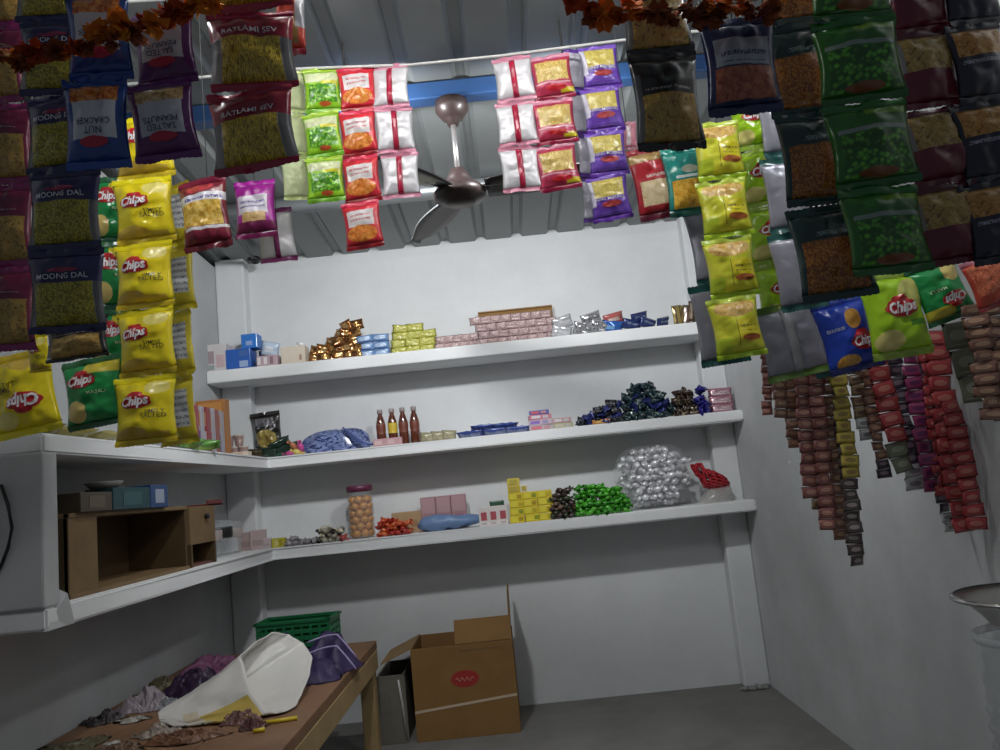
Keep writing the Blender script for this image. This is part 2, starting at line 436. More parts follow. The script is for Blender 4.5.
def strip(key, top, bot, n, y, wpx, where, flip=False, backside=False, group=None, depth=1.0, fr=None, yaw0=0, jit=1, what=None):
    """one hanging ladder of n packets from pixel top to pixel bottom, all at depth y"""
    a, b_ = at(top[0], top[1], y), at(bot[0], bot[1], y); v = b_ - a; h = v.length / n
    lean = -math.atan2(v.x, -v.z)
    w = wpx * mpp((top[0] + bot[0]) / 2, (top[1] + bot[1]) / 2, y)
    if key in ('pinkseal',) or y != YS: THREADS.append(a.copy())
    for i in range(n):
        c = a + v * ((i + .5) / n) + Vector((RND.uniform(-.002, .002), RND.uniform(-.003, .003), 0)) * jit
        lab = (what or DES[key]['desc']) + ', ' + (('%s of the ' % ORD[i] if n > 1 else 'the ') + where).replace('the above', 'above').replace('the hanging', 'hanging')
        place(key, c, w, h * .985, lab, group, lean=-lean + RND.uniform(-.03, .03) * jit, yaw=yaw0 + RND.uniform(-.12, .12) * jit, tilt=RND.uniform(-.05, .09) * jit, flip=flip, backside=backside, variant=i % 2, depth=depth)
NAV = (.018, .018, .085)
def D_():
    olive = ((.20, .17, .012), (.62, .54, .045)); brownmix = [(.14, .06, .015), (.50, .34, .08), (.32, .13, .02)]
    design('moong', 'hanging_moong_dal_packet', 'snack packet', 'navy moong dal packet with olive window', NAV,
           [('r', (.1, 0, .9, .6), 'grain', olive), ('r', (.0, .0, .1, .6), 'c', (.2, .2, .2)), ('r', (.9, 0, 1, .6), 'c', (.25, .25, .26))], NAV, clear=[(.0, .0, .09, .6), (.91, 0, 1, .6)],
           texts=[('MOONG DAL', .66, 0, .155, greytext)], badges=[(0, .235, .2, .028, mat('badge_dull', (.3, .03, .08), .4), 0, '', 0)])
    design('mixture', 'hanging_mixture_packet', 'snack packet', 'maroon mixture packet with brown window', (.16, .012, .05),
           [('r', (.08, 0, .92, .6), 'mix', brownmix), ('r', (.2, .64, .8, .70), 'print', ((.16, .012, .05), (.5, .4, .42)))], (.28, .02, .13), D=.04)
    nutl = lambda b: [('r', (.14, .24, .86, .74), 'c', (.55, .57, .60)), ('r', (.12, .02, .88, .24), 'mix', [(.35, .05, .01), (.6, .17, .03), (.75, .4, .12)])]
    design('nut', 'hanging_nut_cracker_packet', 'snack packet', 'blue nut cracker packet hung upside down', (.015, .06, .26), nutl(0), (.015, .07, .32),
           texts=[('NUT', .26, 0, .12, navyprint), ('CRACKER', .52, 0, .02, navyprint)], badges=[(0, .24, .22, .06, mat('badge_crimson', (.45, .02, .05), .35), 0, '', 0)])
    pl = [('r', (.14, .24, .86, .74), 'c', (.50, .51, .54)), ('r', (.12, .02, .88, .24), 'mix', [(.3, .16, .05), (.55, .36, .16), (.65, .5, .28)])]
    design('peanut', 'hanging_salted_peanuts_packet', 'snack packet', 'purple salted peanuts packet hung upside down', (.10, .015, .11), pl, (.13, .02, .16),
           texts=[('SALTED', .44, 0, .12, navyprint), ('PEANUTS', .52, 0, .02, navyprint)], badges=[(0, .24, .22, .06, mat('badge_crimson', (.45, .02, .05), .35), 0, '', 0)])
    design('ratlami', 'hanging_ratlami_sev_packet', 'snack packet', 'red ratlami sev packet with yellow window', (.24, .008, .025),
           [('r', (.14, 0, .86, .62), 'sev', ((.20, .12, .01), (.70, .52, .06))), ('r', (0, 0, .14, .62), 'c', (.28, .29, .3)), ('r', (.86, 0, 1, .62), 'c', (.3, .3, .31))], (.36, .012, .05), clear=[(0, 0, .13, .62), (.87, 0, 1, .62)],
           texts=[('RATLAMI SEV', .62, 0, .165, greytext)], D=.042)
    Y = (.86, .70, .012)
    chip = (.80, .62, .20)
    design('ychips', 'hanging_chips_packet', 'chips packet', 'yellow chips packet', Y,
           [('e', (.74, .86, .2, .12), 'c', (.88, .76, .2)), ('e', (.3, .08, .28, .12), 'c', (.62, .42, .06)), ('r', (.55, .02, .9, .1), 'c', (.66, .46, .05))], (.90, .78, .01), (.70, .52, .02),  # bottom patches and bottom seal darkened: shade from overhead light in the print
           texts=[('SIMPLY', .28, .2, -.05, darkprint), ('SALTED', .38, .18, -.115, darkprint)], badges=[(-.09, .11, .25, .105, redbadge, .10, 'Chips', .44)], D=.05, rough=.22)
    G = (.015, .30, .07)
    design('gchips', 'hanging_chips_packet', 'chips packet', 'green chips packet', G,
           [('r', (.45, .8, 1, 1), 'c', (.72, .60, .05)), ('e', (.24, .2, .2, .18), 'c', chip), ('r', (.5, .45, .8, .5), 'c', (.02, .12, .03))], (.03, .16, .06), (.02, .12, .05),
           texts=[('MASALA', .3, .18, -.02, mat('pale_green_print', (.5, .7, .4), .5))], badges=[(-.08, .17, .25, .105, redbadge, .10, 'Chips', .44)], D=.05, rough=.22)
    design('lime', 'hanging_chips_packet', 'chips packet', 'lime green chips packet', (.38, .66, .012),
           [('e', (.75, .75, .25, .2), 'c', (.62, .62, .16)), ('e', (.25, .14, .22, .14), 'c', (.74, .66, .22)), ('r', (.62, .3, .88, .38), 'c', (.10, .35, .02))], (.28, .40, .04), (.30, .45, .05),
           badges=[(0, .05, .25, .105, redbadge, .10, 'Chips', .42)], D=.05, rough=.22)
    design('rings', 'hanging_namkeen_packet', 'snack packet', 'maroon packet with white name band and golden snack', (.20, .012, .03),
           [('r', (.0, .66, 1, .8), 'c', (.75, .75, .8)), ('r', (.15, .69, .95, .77), 'print', ((.75, .75, .8), (.06, .03, .25))), ('r', (.04, .26, .92, .66), 'mix', [(.5, .22, .02), (.75, .48, .06), (.85, .66, .25)]), ('r', (.1, .2, 1, .25), 'c', (.7, .7, .72)), ('e', (.5, .9, .3, .08), 'c', (.5, .05, .06))], (.22, .012, .04), (.16, .01, .02), D=.05)
    design('magenta', 'hanging_peanut_packet', 'snack packet', 'magenta packet with white printed label', (.42, .02, .34),
           [('r', (.08, .36, .86, .74), 'c', (.74, .70, .78)), ('r', (.15, .48, .8, .68), 'print', ((.74, .70, .78), (.05, .04, .3))), ('r', (.2, .2, .8, .38), 'mix', [(.5, .3, .1), (.75, .5, .2), (.8, .6, .35)]), ('r', (0, 0, 1, .2), 'c', (.16, .01, .07))], (.45, .015, .38), (.2, .01, .09), D=.045)
    design('bpeas', 'hanging_green_peas_packet', 'snack packet', 'bright green peas packet', (.30, .62, .02),
           [('r', (.05, .68, .95, .92), 'c', (.72, .78, .45)), ('r', (.5, .55, .95, .7), 'c', (.75, .72, .05)), ('r', (.12, .14, .9, .62), 'peas', ((.05, .25, .01), (.34, .72, .04))), ('e', (.55, .10, .16, .06), 'c', (.5, .08, .02))], (.42, .65, .05), (.2, .5, .03), D=.04)
    design('peri', 'hanging_peanut_packet', 'snack packet', 'red packet with white label and orange snack', (.72, .03, .05),
           [('r', (.12, .44, .86, .84), 'c', (.82, .76, .76)), ('r', (.2, .56, .78, .78), 'print', ((.82, .76, .76), (.5, .05, .06))), ('e', (.48, .26, .42, .2), 'mix', [(.6, .10, .01), (.82, .25, .03), (.85, .42, .1)])], (.75, .03, .09), (.35, .01, .02), D=.04)
    design('silver', 'hanging_silver_backed_packet', 'snack packet', 'silver backed packet with red seam', (.7, .05, .1), [], (.75, .30, .42), back=foil, seam=(.45, .01, .05), D=.036)
    design('silverp', 'hanging_silver_backed_packet', 'snack packet', 'silver backed packet with purple seam', (.3, .02, .2), [], (.25, .03, .16), back=foil, seam=(.25, .02, .14), D=.03)
    design('greenback', 'hanging_green_backed_packet', 'snack packet', 'pale green backed packet', (.3, .6, .05), [], (.55, .66, .25), back=mat('pale_green_back', (.62, .70, .38), .4, coat=.2), D=.036)
    design('sev', 'hanging_aloo_sev_packet', 'snack packet', 'pink packet with yellow sev window', (.52, .04, .10),
           [('r', (.1, .36, .92, .88), 'sev', ((.50, .30, .05), (.85, .66, .22))), ('r', (.65, .03, 1, .16), 'c', (.7, .55, .02)), ('r', (.05, .28, .95, .32), 'c', (.75, .4, .45))], (.75, .30, .42), (.32, .01, .05), badges=[(.05, -.29, .25, .06, redbadge, 0, '', 0)], D=.036)
    design('khatta', 'hanging_moong_packet', 'snack packet', 'purple moong packet with yellow window', (.14, .05, .42),
           [('r', (.12, .50, .9, 1), 'grain', ((.55, .42, .06), (.85, .74, .24))), ('r', (0, .3, .12, 1), 'c', (.6, .58, .72)), ('r', (.2, .05, .8, .12), 'print', ((.14, .05, .42), (.7, .66, .85)))], (.20, .09, .55), (.14, .04, .40),
           texts=[('HING MOONG', .7, 0, -.045, white)], badges=[(.02, -.17, .24, .07, mat('badge_dark', (.4, .03, .03), .4), 0, '', 0)], D=.036)
    design('whiteback', 'hanging_white_backed_packet', 'snack packet', 'white backed packet with purple ends', (.3, .1, .5), [], (.12, .04, .32), back=mat('white_back', (.66, .65, .74), .4, coat=.3), D=.03)
    design('cream', 'hanging_namkeen_packet', 'snack packet', 'red and cream packet with maroon foot', (.45, .02, .03),
           [('r', (0, .84, 1, 1), 'c', (.42, .28, .10)), ('r', (.3, .54, .9, .62), 'print', ((.5, .05, .05), (.85, .75, .7))), ('r', (.12, .12, .9, .52), 'mix', [(.62, .46, .22), (.80, .68, .42), (.7, .5, .3)])], (.30, .02, .03), (.14, .01, .03), clear=None)
    design('teal', 'hanging_masala_packet', 'snack packet', 'teal packet with golden snack window', (.01, .26, .22),
           [('r', (.1, .03, .95, .5), 'mix', [(.55, .22, .01), (.8, .45, .03), (.85, .6, .15)]), ('r', (.2, .53, .95, .58), 'c', (.7, .75, .75)), ('e', (.55, .68, .2, .07), 'c', (.45, .45, .35))], (.02, .30, .24), (.01, .10, .07))
    design('noodle', 'hanging_noodle_packet', 'noodle packet', 'yellow packet with orange noodle picture', (.74, .74, .04),
           [('e', (.5, .86, .42, .18), 'mix', [(.5, .22, .05), (.78, .50, .12), (.8, .6, .3)]), ('r', (.44, .12, .455, .62), 'c', (.2, .15, .02)), ('r', (.46, .2, .95, .62), 'c', (.80, .70, .02)), ('r', (.52, .38, .9, .5), 'print', ((.80, .70, .02), (.15, .1, .02))), ('r', (.0, .0, .3, .3), 'c', (.55, .68, .03))], (.62, .78, .10), (.48, .72, .02), badges=[(.2, -.21, .2, .055, mat('badge_orange', (.45, .12, .02), .4), 0, '', 0)], D=.05)
    design('tealback', 'hanging_grey_backed_packet', 'snack packet', 'grey backed packet with teal ends', (.05, .2, .2), [], (.01, .09, .08), back=mat('grey_back', (.34, .34, .39), .33, metal=.35, noise_amt=.08), D=.034)
    design('limeback', 'hanging_grey_backed_packet', 'snack packet', 'grey backed packet with lime seal', (.05, .2, .2), [], (.13, .26, .03), back=mat('grey_back', (.34, .34, .39), .33, metal=.35), seam=(.4, .4, .42), D=.034)
    design('yellowback', 'hanging_yellow_backed_packet', 'chips packet', 'white backed chips packet with yellow ends', Y, [], (.75, .62, .02), back=film('yellowback_b', (.70, .58, .03), [('r', (.1, .2, .9, .86), 'print', ((.66, .68, .70), (.15, .16, .2)))]), D=.045)
    design('blue', 'hanging_cracker_packet', 'snack packet', 'blue packet with orange biscuits and red badge', (.015, .06, .50),
           [('e', (.64, .72, .17, .16), 'mix', [(.5, .2, .02), (.75, .38, .06), (.8, .5, .12)]), ('e', (.36, .06, .22, .12), 'mix', [(.5, .2, .02), (.75, .38, .06), (.8, .5, .12)]), ('r', (.1, .52, .42, .66), 'print', ((.015, .06, .50), (.6, .65, .75)))], (.015, .05, .36), (.02, .03, .22),
           badges=[(.22, -.13, .25, .12, redbadge, .05, 'Chips', .42)], D=.045)
    design('rednoodle', 'hanging_noodle_packet', 'noodle packet', 'orange red noodle packet with pink top', (.55, .06, .03),
           [('r', (.05, .25, .95, .95), 'sev', ((.45, .05, .02), (.80, .25, .12)))], (.72, .25, .32), (.3, .02, .03), D=.05)
    design('brownmix', 'hanging_mixture_packet', 'snack packet', 'black packet with brown mixture window', (.015, .014, .013),
           [('r', (.1, .0, .92, .55), 'mix', brownmix), ('r', (.0, 0, .1, .8), 'c', (.2, .21, .22)), ('r', (.15, .6, .85, .66), 'print', ((.015, .014, .013), (.34, .32, .3)))], (.012, .012, .012), clear=[(0, 0, .1, .8)])
    design('navyred', 'hanging_cracker_packet', 'snack packet', 'navy packet with grey label and red snack window', (.012, .018, .075),
           [('r', (.12, .46, .9, .80), 'c', (.30, .32, .36)), ('r', (.2, .5, .85, .64), 'print', ((.30, .32, .36), (.02, .03, .1))), ('r', (.1, .06, .92, .44), 'mix', [(.18, .03, .01), (.36, .09, .04), (.45, .16, .08)])], (.012, .018, .085))
    design('rust', 'hanging_bhujia_packet', 'snack packet', 'dark teal bhujia packet with rust window', (.008, .035, .03),
           [('r', (.08, .0, .92, .64), 'grain', ((.20, .06, .006), (.58, .24, .035))), ('r', (.3, .68, .9, .74), 'print', ((.008, .035, .03), (.2, .28, .26)))], (.008, .04, .035))
    design('dpeas', 'hanging_green_peas_packet', 'snack packet', 'dark green peas packet', (.02, .13, .012),
           [('r', (.1, .04, .92, .62), 'peas', ((.012, .09, .006), (.12, .46, .03))), ('r', (.45, .86, .95, .96), 'c', (.14, .30, .02)), ('e', (.5, .08, .24, .06), 'c', (.22, .07, .02)), ('r', (.08, .64, .95, .70), 'c', (.22, .27, .24))], (.02, .16, .02), (.015, .12, .015), D=.042)
    design('maroonwin', 'hanging_namkeen_packet', 'snack packet', 'maroon packet with brown window at its top', (.13, .006, .02),
           [('r', (.1, .45, .9, 1), 'mix', [(.14, .08, .02), (.42, .27, .07), (.55, .37, .12)]), ('r', (0, .45, .1, 1), 'c', (.2, .2, .2))], (.09, .006, .014), (.12, .006, .02))
    design('inkwin', 'hanging_namkeen_packet', 'snack packet', 'black packet with orange brown window', (.012, .012, .03),
           [('r', (.08, .58, .95, 1), 'mix', [(.2, .08, .015), (.52, .24, .04), (.62, .36, .12)]), ('r', (.1, .40, .85, .52), 'print', ((.012, .012, .03), (.36, .36, .42)))], (.012, .012, .025))
    design('redfold', 'hanging_ratlami_sev_packet', 'snack packet', 'orange red packet with brown foot', (.50, .04, .015), [('r', (.2, .05, .8, .5), 'c', (.24, .12, .03)), ('r', (.7, .3, 1, 1), 'c', (.42, .42, .45))], (.3, .01, .03))
    design('pinkseal', 'hanging_small_packet', 'snack packet', 'small pink wrapped packet', (.62, .22, .28), [('r', (.3, .1, .6, .9), 'c', (.75, .6, .62))], (.6, .3, .36))
D_()
YD, YY, YS = 1.05, 1.52, 1.62
# dark front row, left
strip('mixture', (-2, -48), (8, 352), 5, YD + .03, 58, 'maroon column at the far edge', group='maroon mixture packets')
strip('moong', (50, -54), (70, 332), 5, YD, 74, 'moong dal column', group='moong dal packets')
strip('nut', (98, -8), (97, 168), 2, YD - .05, 62, 'blue pair over the moong dal', flip=True, group='nut cracker packets')
strip('nut', (106, -90), (104, -10), 1, YD - .045, 62, 'blue one cut by the picture edge', group='nut cracker packets')
strip('peanut', (166, 10), (164, 160), 2, YD - .03, 64, 'purple pair beside the nut crackers', flip=True, group='salted peanuts packets')
strip('ratlami', (246, -66), (256, 170), 3, YD, 86, 'red column beside the roof opening', group='ratlami sev packets')
strip('redfold', (285, -20), (296, 55), 1, YD + .1, 30, 'one peeping out beside the ratlami sev')
# bright row, left
strip('ychips', (143, 116), (147, 445), 5, YY, 60, 'bright yellow column', group='yellow chips packets')
strip('gchips', (112, 178), (118, 378), 3, YY + .06, 46, 'green column behind the yellow chips', yaw0=.3, group='green chips packets')
strip('yellowback', (174, 185), (178, 445), 4, YY + .09, 44, 'turned column behind the yellow chips', backside=True, yaw0=-.3, group='turned chips packets')
strip('ychips', (27, 352), (20, 436), 1, YY - .02, 68, 'one hung upside down beside the green one', flip=True, group='yellow chips packets')
strip('gchips', (94, 358), (92, 428), 1, YY + .02, 62, 'low one between two yellow ones', group='green chips packets')
strip('rings', (207, 178), (204, 250), 1, 1.50, 50, 'one beside the yellow chips column')
strip('magenta', (254, 180), (256, 238), 1, 1.66, 42, 'single one below the red sev column')
strip('silverp', (276, 208), (277, 262), 1, 1.72, 36, 'one behind the magenta packet', backside=True, yaw0=.15)
strip('brownmix', (78, 318), (77, 360), 1, 1.25, 66, 'one low under the moong dal column', depth=1.2)
strip('ychips', (36, 334), (34, 372), 1, 1.34, 22, 'small one half hidden under the moong dal', jit=2)
# rear string row
strip('greenback', (292, 70), (296, 200), 3, YS + .04, 26, 'edge-on column beside the green peas', backside=True, yaw0=.5, group='pale green backed packets')
strip('bpeas', (321, 68), (326, 202), 3, YS, 38, 'rear green column on the rope', group='green peas packets on the rope')
strip('peri', (357, 66), (363, 249), 4, YS, 38, 'red column on the rope', group='red packets on the rope')
strip('silver', (388, 65), (404, 198), 3, YS, 38, 'silver column beside the red ones', backside=True, group='silver backed packets')
strip('silver', (512, 57), (523, 192), 3, YS, 40, 'silver column beside the sev packets', backside=True, group='silver backed packets')
strip('sev', (550, 55), (559, 190), 3, YS, 42, 'pink column on the rope', group='pink sev packets')
strip('khatta', (598, 46), (612, 220), 4, YS, 40, 'purple column at the rope end', group='purple moong packets')
strip('whiteback', (577, 50), (599, 222), 4, YS + .05, 30, 'column half hidden behind the purple moong', backside=True, yaw0=.3, group='white backed packets')
strip('cream', (652, 148), (655, 219), 1, 1.60, 44, 'one before the teal one')
strip('teal', (684, 148), (692, 215), 1, 1.58, 46, 'one beside the yellow noodle column')
strip('pinkseal', (626, 122), (632, 150), 1, 1.68, 16, 'tiny one beside the purple moong')
strip('teal', (682, 118), (688, 148), 1, 1.64, 26, 'small one half hidden above the other teal')
# bright row, right
strip('noodle', (716, 122), (740, 358), 4, YY, 50, 'yellow noodle column', group='yellow noodle packets')
strip('lime', (752, 92), (790, 322), 4, YY + .06, 52, 'lime column squeezed behind the noodles', yaw0=-.35, group='lime chips packets in the column')
strip('tealback', (776, 84), (801, 310), 3, YY - .06, 46, 'grey column beside the lime chips', backside=True, group='grey teal backed packets')
strip('tealback', (712, 205), (722, 365), 2, YY + .12, 50, 'column behind the yellow noodles', backside=True, group='grey teal backed packets')
strip('limeback', (790, 303), (793, 378), 1, YY + .05, 62, 'low one above the sachet strips', backside=True)
strip('tealback', (828, 316), (830, 376), 1, YY + .1, 40, 'low one behind the blue biscuits', backside=True)
strip('blue', (845, 298), (848, 372), 1, 1.5, 54, 'one beside the lime chips')
strip('lime', (890, 272), (899, 358), 1, 1.46, 66, 'big one low beside the blue biscuits', group='lime chips packets')
strip('gchips', (942, 262), (938, 322), 1, 1.46, 54, 'one hung upside down beside the lime chips', flip=True, group='green chips packets')
strip('rednoodle', (994, 255), (992, 306), 1, 1.35, 56, 'one at the picture edge')
# dark front row, right
strip('brownmix', (648, -38), (672, 150), 2, YD + .02, 70, 'dark pair beside the roof opening', group='black mixture packets')
strip('navyred', (732, 20), (748, 114), 1, YD - .02, 74, 'one with dried flowers above it')
strip('rust', (784, -62), (838, 300), 4, YD + .02, 72, 'rust column', group='bhujia packets')
strip('dpeas', (840, -60), (893, 274), 4, YD - .02, 84, 'dark green column', group='dark peas packets')
strip('maroonwin', (912, -40), (955, 264), 4, YD, 66, 'maroon column', flip=False, group='maroon window packets')
strip('inkwin', (966, -50), (1004, 262), 4, YD - .01, 62, 'black column at the picture edge', group='black window packets')

# hanging ropes
ropem = mat('white_rope', (.75, .75, .72), .6)
def rope(p, r, label, m_=ropem):
    m = MB(); m.tube(p, r, 8); tag(m.build('hanging_rope', m_), label, 'rope')
rope([(XL, YS, at(285, 71, YS).z + .01), at(285, 69.5, YS), at(335, 67.5, YS), at(410, 65, YS), at(455, 60.5, YS), at(500, 56, YS), at(570, 47, YS), at(640, 38, YS), (XR, YS, at(640, 38, YS).z + .01)], .0034, 'white rope stretched across the shop carrying the rear packets')
rope([(XL, YD + .03, .92 + CZ), (-.4, YD + .03, .90 + CZ), (.3, YD + .03, .90 + CZ), (XR, YD + .03, .92 + CZ)], .004, 'front rope above the picture carrying the dark packets')
rope([(XL, YY, 1.11 + CZ), (-.4, YY, 1.085 + CZ), (.4, YY, 1.085 + CZ), (XR, YY, 1.11 + CZ)], .004, 'second rope carrying the yellow chips and noodle columns')

for p in THREADS:
    if p.z < roofz(p.y) - .03:
        m = MB(); m.tube([p + Vector((0, 0, -.004)), Vector((p.x, p.y, roofz(p.y) + .001))], .0009, 5)
        tag(m.build('hanging_thread', mat('thread_grey', (.10, .10, .10), .8)), 'thin white thread tying a packet column to the roof', 'thread', 'threads of the packet columns')
# ---------------------------------------------------------------- garlands of dried marigold
petal = [mat('petal_%d' % i, c, .8, spec=.1) for i, c in enumerate(((.66, .17, .025), (.48, .085, .025), (.75, .27, .04), (.28, .08, .035)))]
def flower_mesh(mm, seed, droop):
    rn = random.Random(seed); m = MB()
    for k in range(26):
        a = rn.uniform(0, 2 * pi); e = rn.uniform(-1.2, .9); l = rn.uniform(.010, .017); w = l * .42
        d = Vector((cos(a) * cos(e), sin(a) * cos(e), sin(e) - droop)).normalized(); s_ = d.cross(Vector((.1, .2, 1))).normalized(); n_ = d.cross(s_)
        b = m.bm; p = [b.verts.new(d * .002), b.verts.new(d * l * .55 + s_ * w + n_ * .002), b.verts.new(d * l + n_ * rn.uniform(-.004, .004)), b.verts.new(d * l * .55 - s_ * w + n_ * .002)]
        b.faces.new((p[0], p[1], p[2])); b.faces.new((p[0], p[2], p[3]))
    m.ico((0, 0, .001), .0055, 1)
    return m.mesh('flower', mm)
FL = [flower_mesh(petal[i % 4], i, .5 if i % 2 else .1) for i in range(8)]
def garland(label, pts, y, n, sc):
    w = [at(p[0], p[1], y) for p in pts]
    t = thing('hanging_garland', label, 'garland', w[0])
    MB().tube([p - w[0] for p in w], .0012, 6).build('thread', mat('thread', (.3, .22, .12), .8), t)
    L_ = [0]
    for a, b in zip(w, w[1:]): L_.append(L_[-1] + (b - a).length)
    for i in range(n):
        s_ = L_[-1] * (i + .5) / n; k = max(j for j in range(len(w) - 1) if L_[j] <= s_)
        p = w[k].lerp(w[k + 1], (s_ - L_[k]) / (L_[k + 1] - L_[k])) - w[0]
        o = link('flower', FL[RND.randrange(8)], t, p + Vector((RND.uniform(-.004, .004), RND.uniform(-.006, .006), RND.uniform(-.014, .004))))
        o.rotation_euler = (RND.uniform(-.6, .6), RND.uniform(-.6, .6), RND.uniform(0, 6)); q = sc * RND.uniform(.9, 1.6); o.scale = (q, q, q)
garland('dried orange marigold garland across the moong dal and nut cracker packets', [(-6, 42), (30, 52), (60, 46), (110, 30), (150, 18), (215, -6)], YD - .10, 20, 1.0)
garland('dried red brown marigold garland above the navy and black packets', [(568, -2), (600, 8), (640, 12), (690, 8), (745, 2), (790, -8)], YD - .08, 20, 1.0)

# ---------------------------------------------------------------- sachet strips on the right
def sachet_mesh(key, c1, c2, w=.026, h=.030):
    sf = Surf(w, h, .007, hash_s(key) % 31, seal=.1, pinch=.04)
    m = MB()
    for sd in (1, -1):
        m.grid(lambda u, v: Vector(((2 * u - 1) * sf.half(2 * v - 1), -sd * thickf(2 * u - 1, 2 * v - 1, .007, sf.seed + sd, 1, w), (2 * v - 1) * h / 2)), 6, 6)
    me = m.mesh('sachet', film('sachet_' + key, c1, [('e', (.5, .52, .3, .2), 'c', c2), ('r', (.15, .12, .85, .22), 'print', (c1, c2)), ('r', (0, .88, 1, 1), 'c', tuple(x * .6 for x in c1))], .3), weld=.0003)
    return me
SM = {k: sachet_mesh(k, a, b) for k, a, b in (('brown', (0.246, 0.123, 0.087), (0.507, 0.319, 0.203)), ('rose', (0.334, 0.123, 0.109), (0.609, 0.319, 0.232)), ('yellow', (0.609, 0.478, 0.087), (0.362, 0.246, 0.072)), ('red', (.40, .045, .05), (.56, .20, .16)),
      ('black', (0.051, 0.036, 0.058), (0.232, 0.174, 0.203)), ('purple', (0.319, 0.043, 0.145), (0.145, 0.029, 0.116)), ('tan', (0.319, 0.217, 0.116), (0.145, 0.087, 0.058)), ('dark', (0.087, 0.058, 0.058), (0.362, 0.319, 0.290)), ('olive', (0.203, 0.217, 0.145), (0.362, 0.377, 0.290)), ('silver', (0.580, 0.580, 0.580), (0.290, 0.290, 0.290)))}
def sachets(key, top, bot, y, wpx, label, n=None, tail=None):
    a, b = at(*top, y), at(*bot, y); v = b - a
    w = 1.15 * wpx * mpp(*top, y); h = w * .66; n = n or max(2, round(v.length / h)); h = v.length / n
    t = thing('hanging_sachet_strip', label, 'sachet strip', a, 'sachet strips hanging by the wall')
    off = Vector((0, 0, 0)); ln = math.atan2(-v.x, -v.z)
    for i in range(n):
        k = tail if (tail and i >= n - 2) else key
        o = link('sachet', SM[k], t, v * ((i + .5) / n) + Vector((RND.uniform(-.002, .002), RND.uniform(-.005, .005), 0)))
        o.scale = (w / .026, 1.1, h / .030); o.rotation_euler = (RND.uniform(-.25, .25), ln + RND.uniform(-.09, .09), RND.uniform(-.45, .45))
SY = 1.66
sachets('rose', (766, 352), (768, 415), SY + .02, 9, 'short pink and white sachet strip nearest the shelf ends')
sachets('brown', (778, 352), (782, 418), SY, 12, 'short brown sachet strip beside the pink one')
sachets('brown', (789, 352), (794, 448), SY + .03, 13, 'brown sachet strip third from the shelf ends')
sachets('rose', (800, 352), (812, 498), SY - .01, 15, 'rosy brown sachet strip beside the ragged short ones')
sachets('tan', (808, 352), (820, 510), SY + .03, 13, 'tan sachet strip half behind the rosy brown ones')
sachets('rose', (814, 352), (828, 530), SY - .02, 14, 'long rosy brown sachet strip left of the longest one')
sachets('brown', (824, 352), (843, 540), SY + .01, 14, 'brown sachet strip overlapping the longest one')
sachets('dark', (834, 352), (858, 566), SY - .03, 14, 'longest dark sachet strip with black lowest sachets')
sachets('yellow', (836, 352), (851, 478), SY - .05, 15, 'yellow sachet strip with loose ends')
sachets('tan', (852, 352), (868, 440), SY, 15, 'tan sachet strip between yellow and red', tail='silver')
sachets('brown', (863, 352), (884, 478), SY - .01, 12, 'brown sachet strip with a frayed black tip', tail='black')
sachets('red', (874, 352), (905, 472), SY - .04, 19, 'red sachet strip beside the black one', tail='olive')
sachets('black', (892, 352), (918, 490), SY, 17, 'black sachet strip between two red ones', tail='silver')
sachets('purple', (908, 352), (933, 492), SY - .02, 16, 'purple sachet strip beside the black one')
sachets('black', (920, 352), (950, 532), SY + .02, 12, 'dark sachet strip peeping out beside the long red ones', tail='silver')
sachets('red', (926, 352), (945, 496), SY - .03, 15, 'red sachet strip ending above the two longest red ones')
sachets('red', (934, 330), (962, 532), SY - .05, 20, 'broad red sachet strip reaching lowest, inner of the pair')
sachets('red', (950, 400), (979, 530), SY - .08, 17, 'broad red sachet strip reaching lowest, outer of the pair')
sachets('olive', (955, 322), (978, 402), 1.5, 22, 'olive foil sachet strip beside the red noodle packet', n=3)
for k, (x, lab) in enumerate(((974, 'inner'), (990, 'outer'))):
    sachets('brown', (x, 304), (x + 20, 420), 1.42, 22, 'dark brown roll strip under the red noodle packet, %s one' % lab, n=10)

# ---------------------------------------------------------------- small goods for the shelves
def boxthing(name, label, cat, c, d, col, rot=0, group=None, panels=(), lid=None, z0=None):
    """carton with printed panels; c = centre of the base"""
    t = thing(name, label, cat, c, group, (0, 0, rot))
    MB().box((0, 0, d[2] / 2), d, bev=.002).build('body', mat('card_%s' % name + '%.2f%.2f%.2f' % col, col, .5, coat=.2, noise_amt=.06, nscale=20), t)
    for (fx0, fz0, fx1, fz1, pc) in panels:
        m = MB(); m.box(((fx0 + fx1 - 1) / 2 * d[0], -d[1] / 2 - .0006, (fz0 + fz1) / 2 * d[2]), ((fx1 - fx0) * d[0], .0014, (fz1 - fz0) * d[2]))
        m.build('printed_panel', mat('print_%.2f_%.2f_%.2f' % pc, pc, .5), t)
    if lid:
        MB().box((0, 0, d[2] * .86), (d[0] * 1.01, d[1] * 1.01, d[2] * .28), bev=.002).build('lid', mat('lid_%.2f_%.2f_%.2f' % lid, lid, .5), t)
    return t
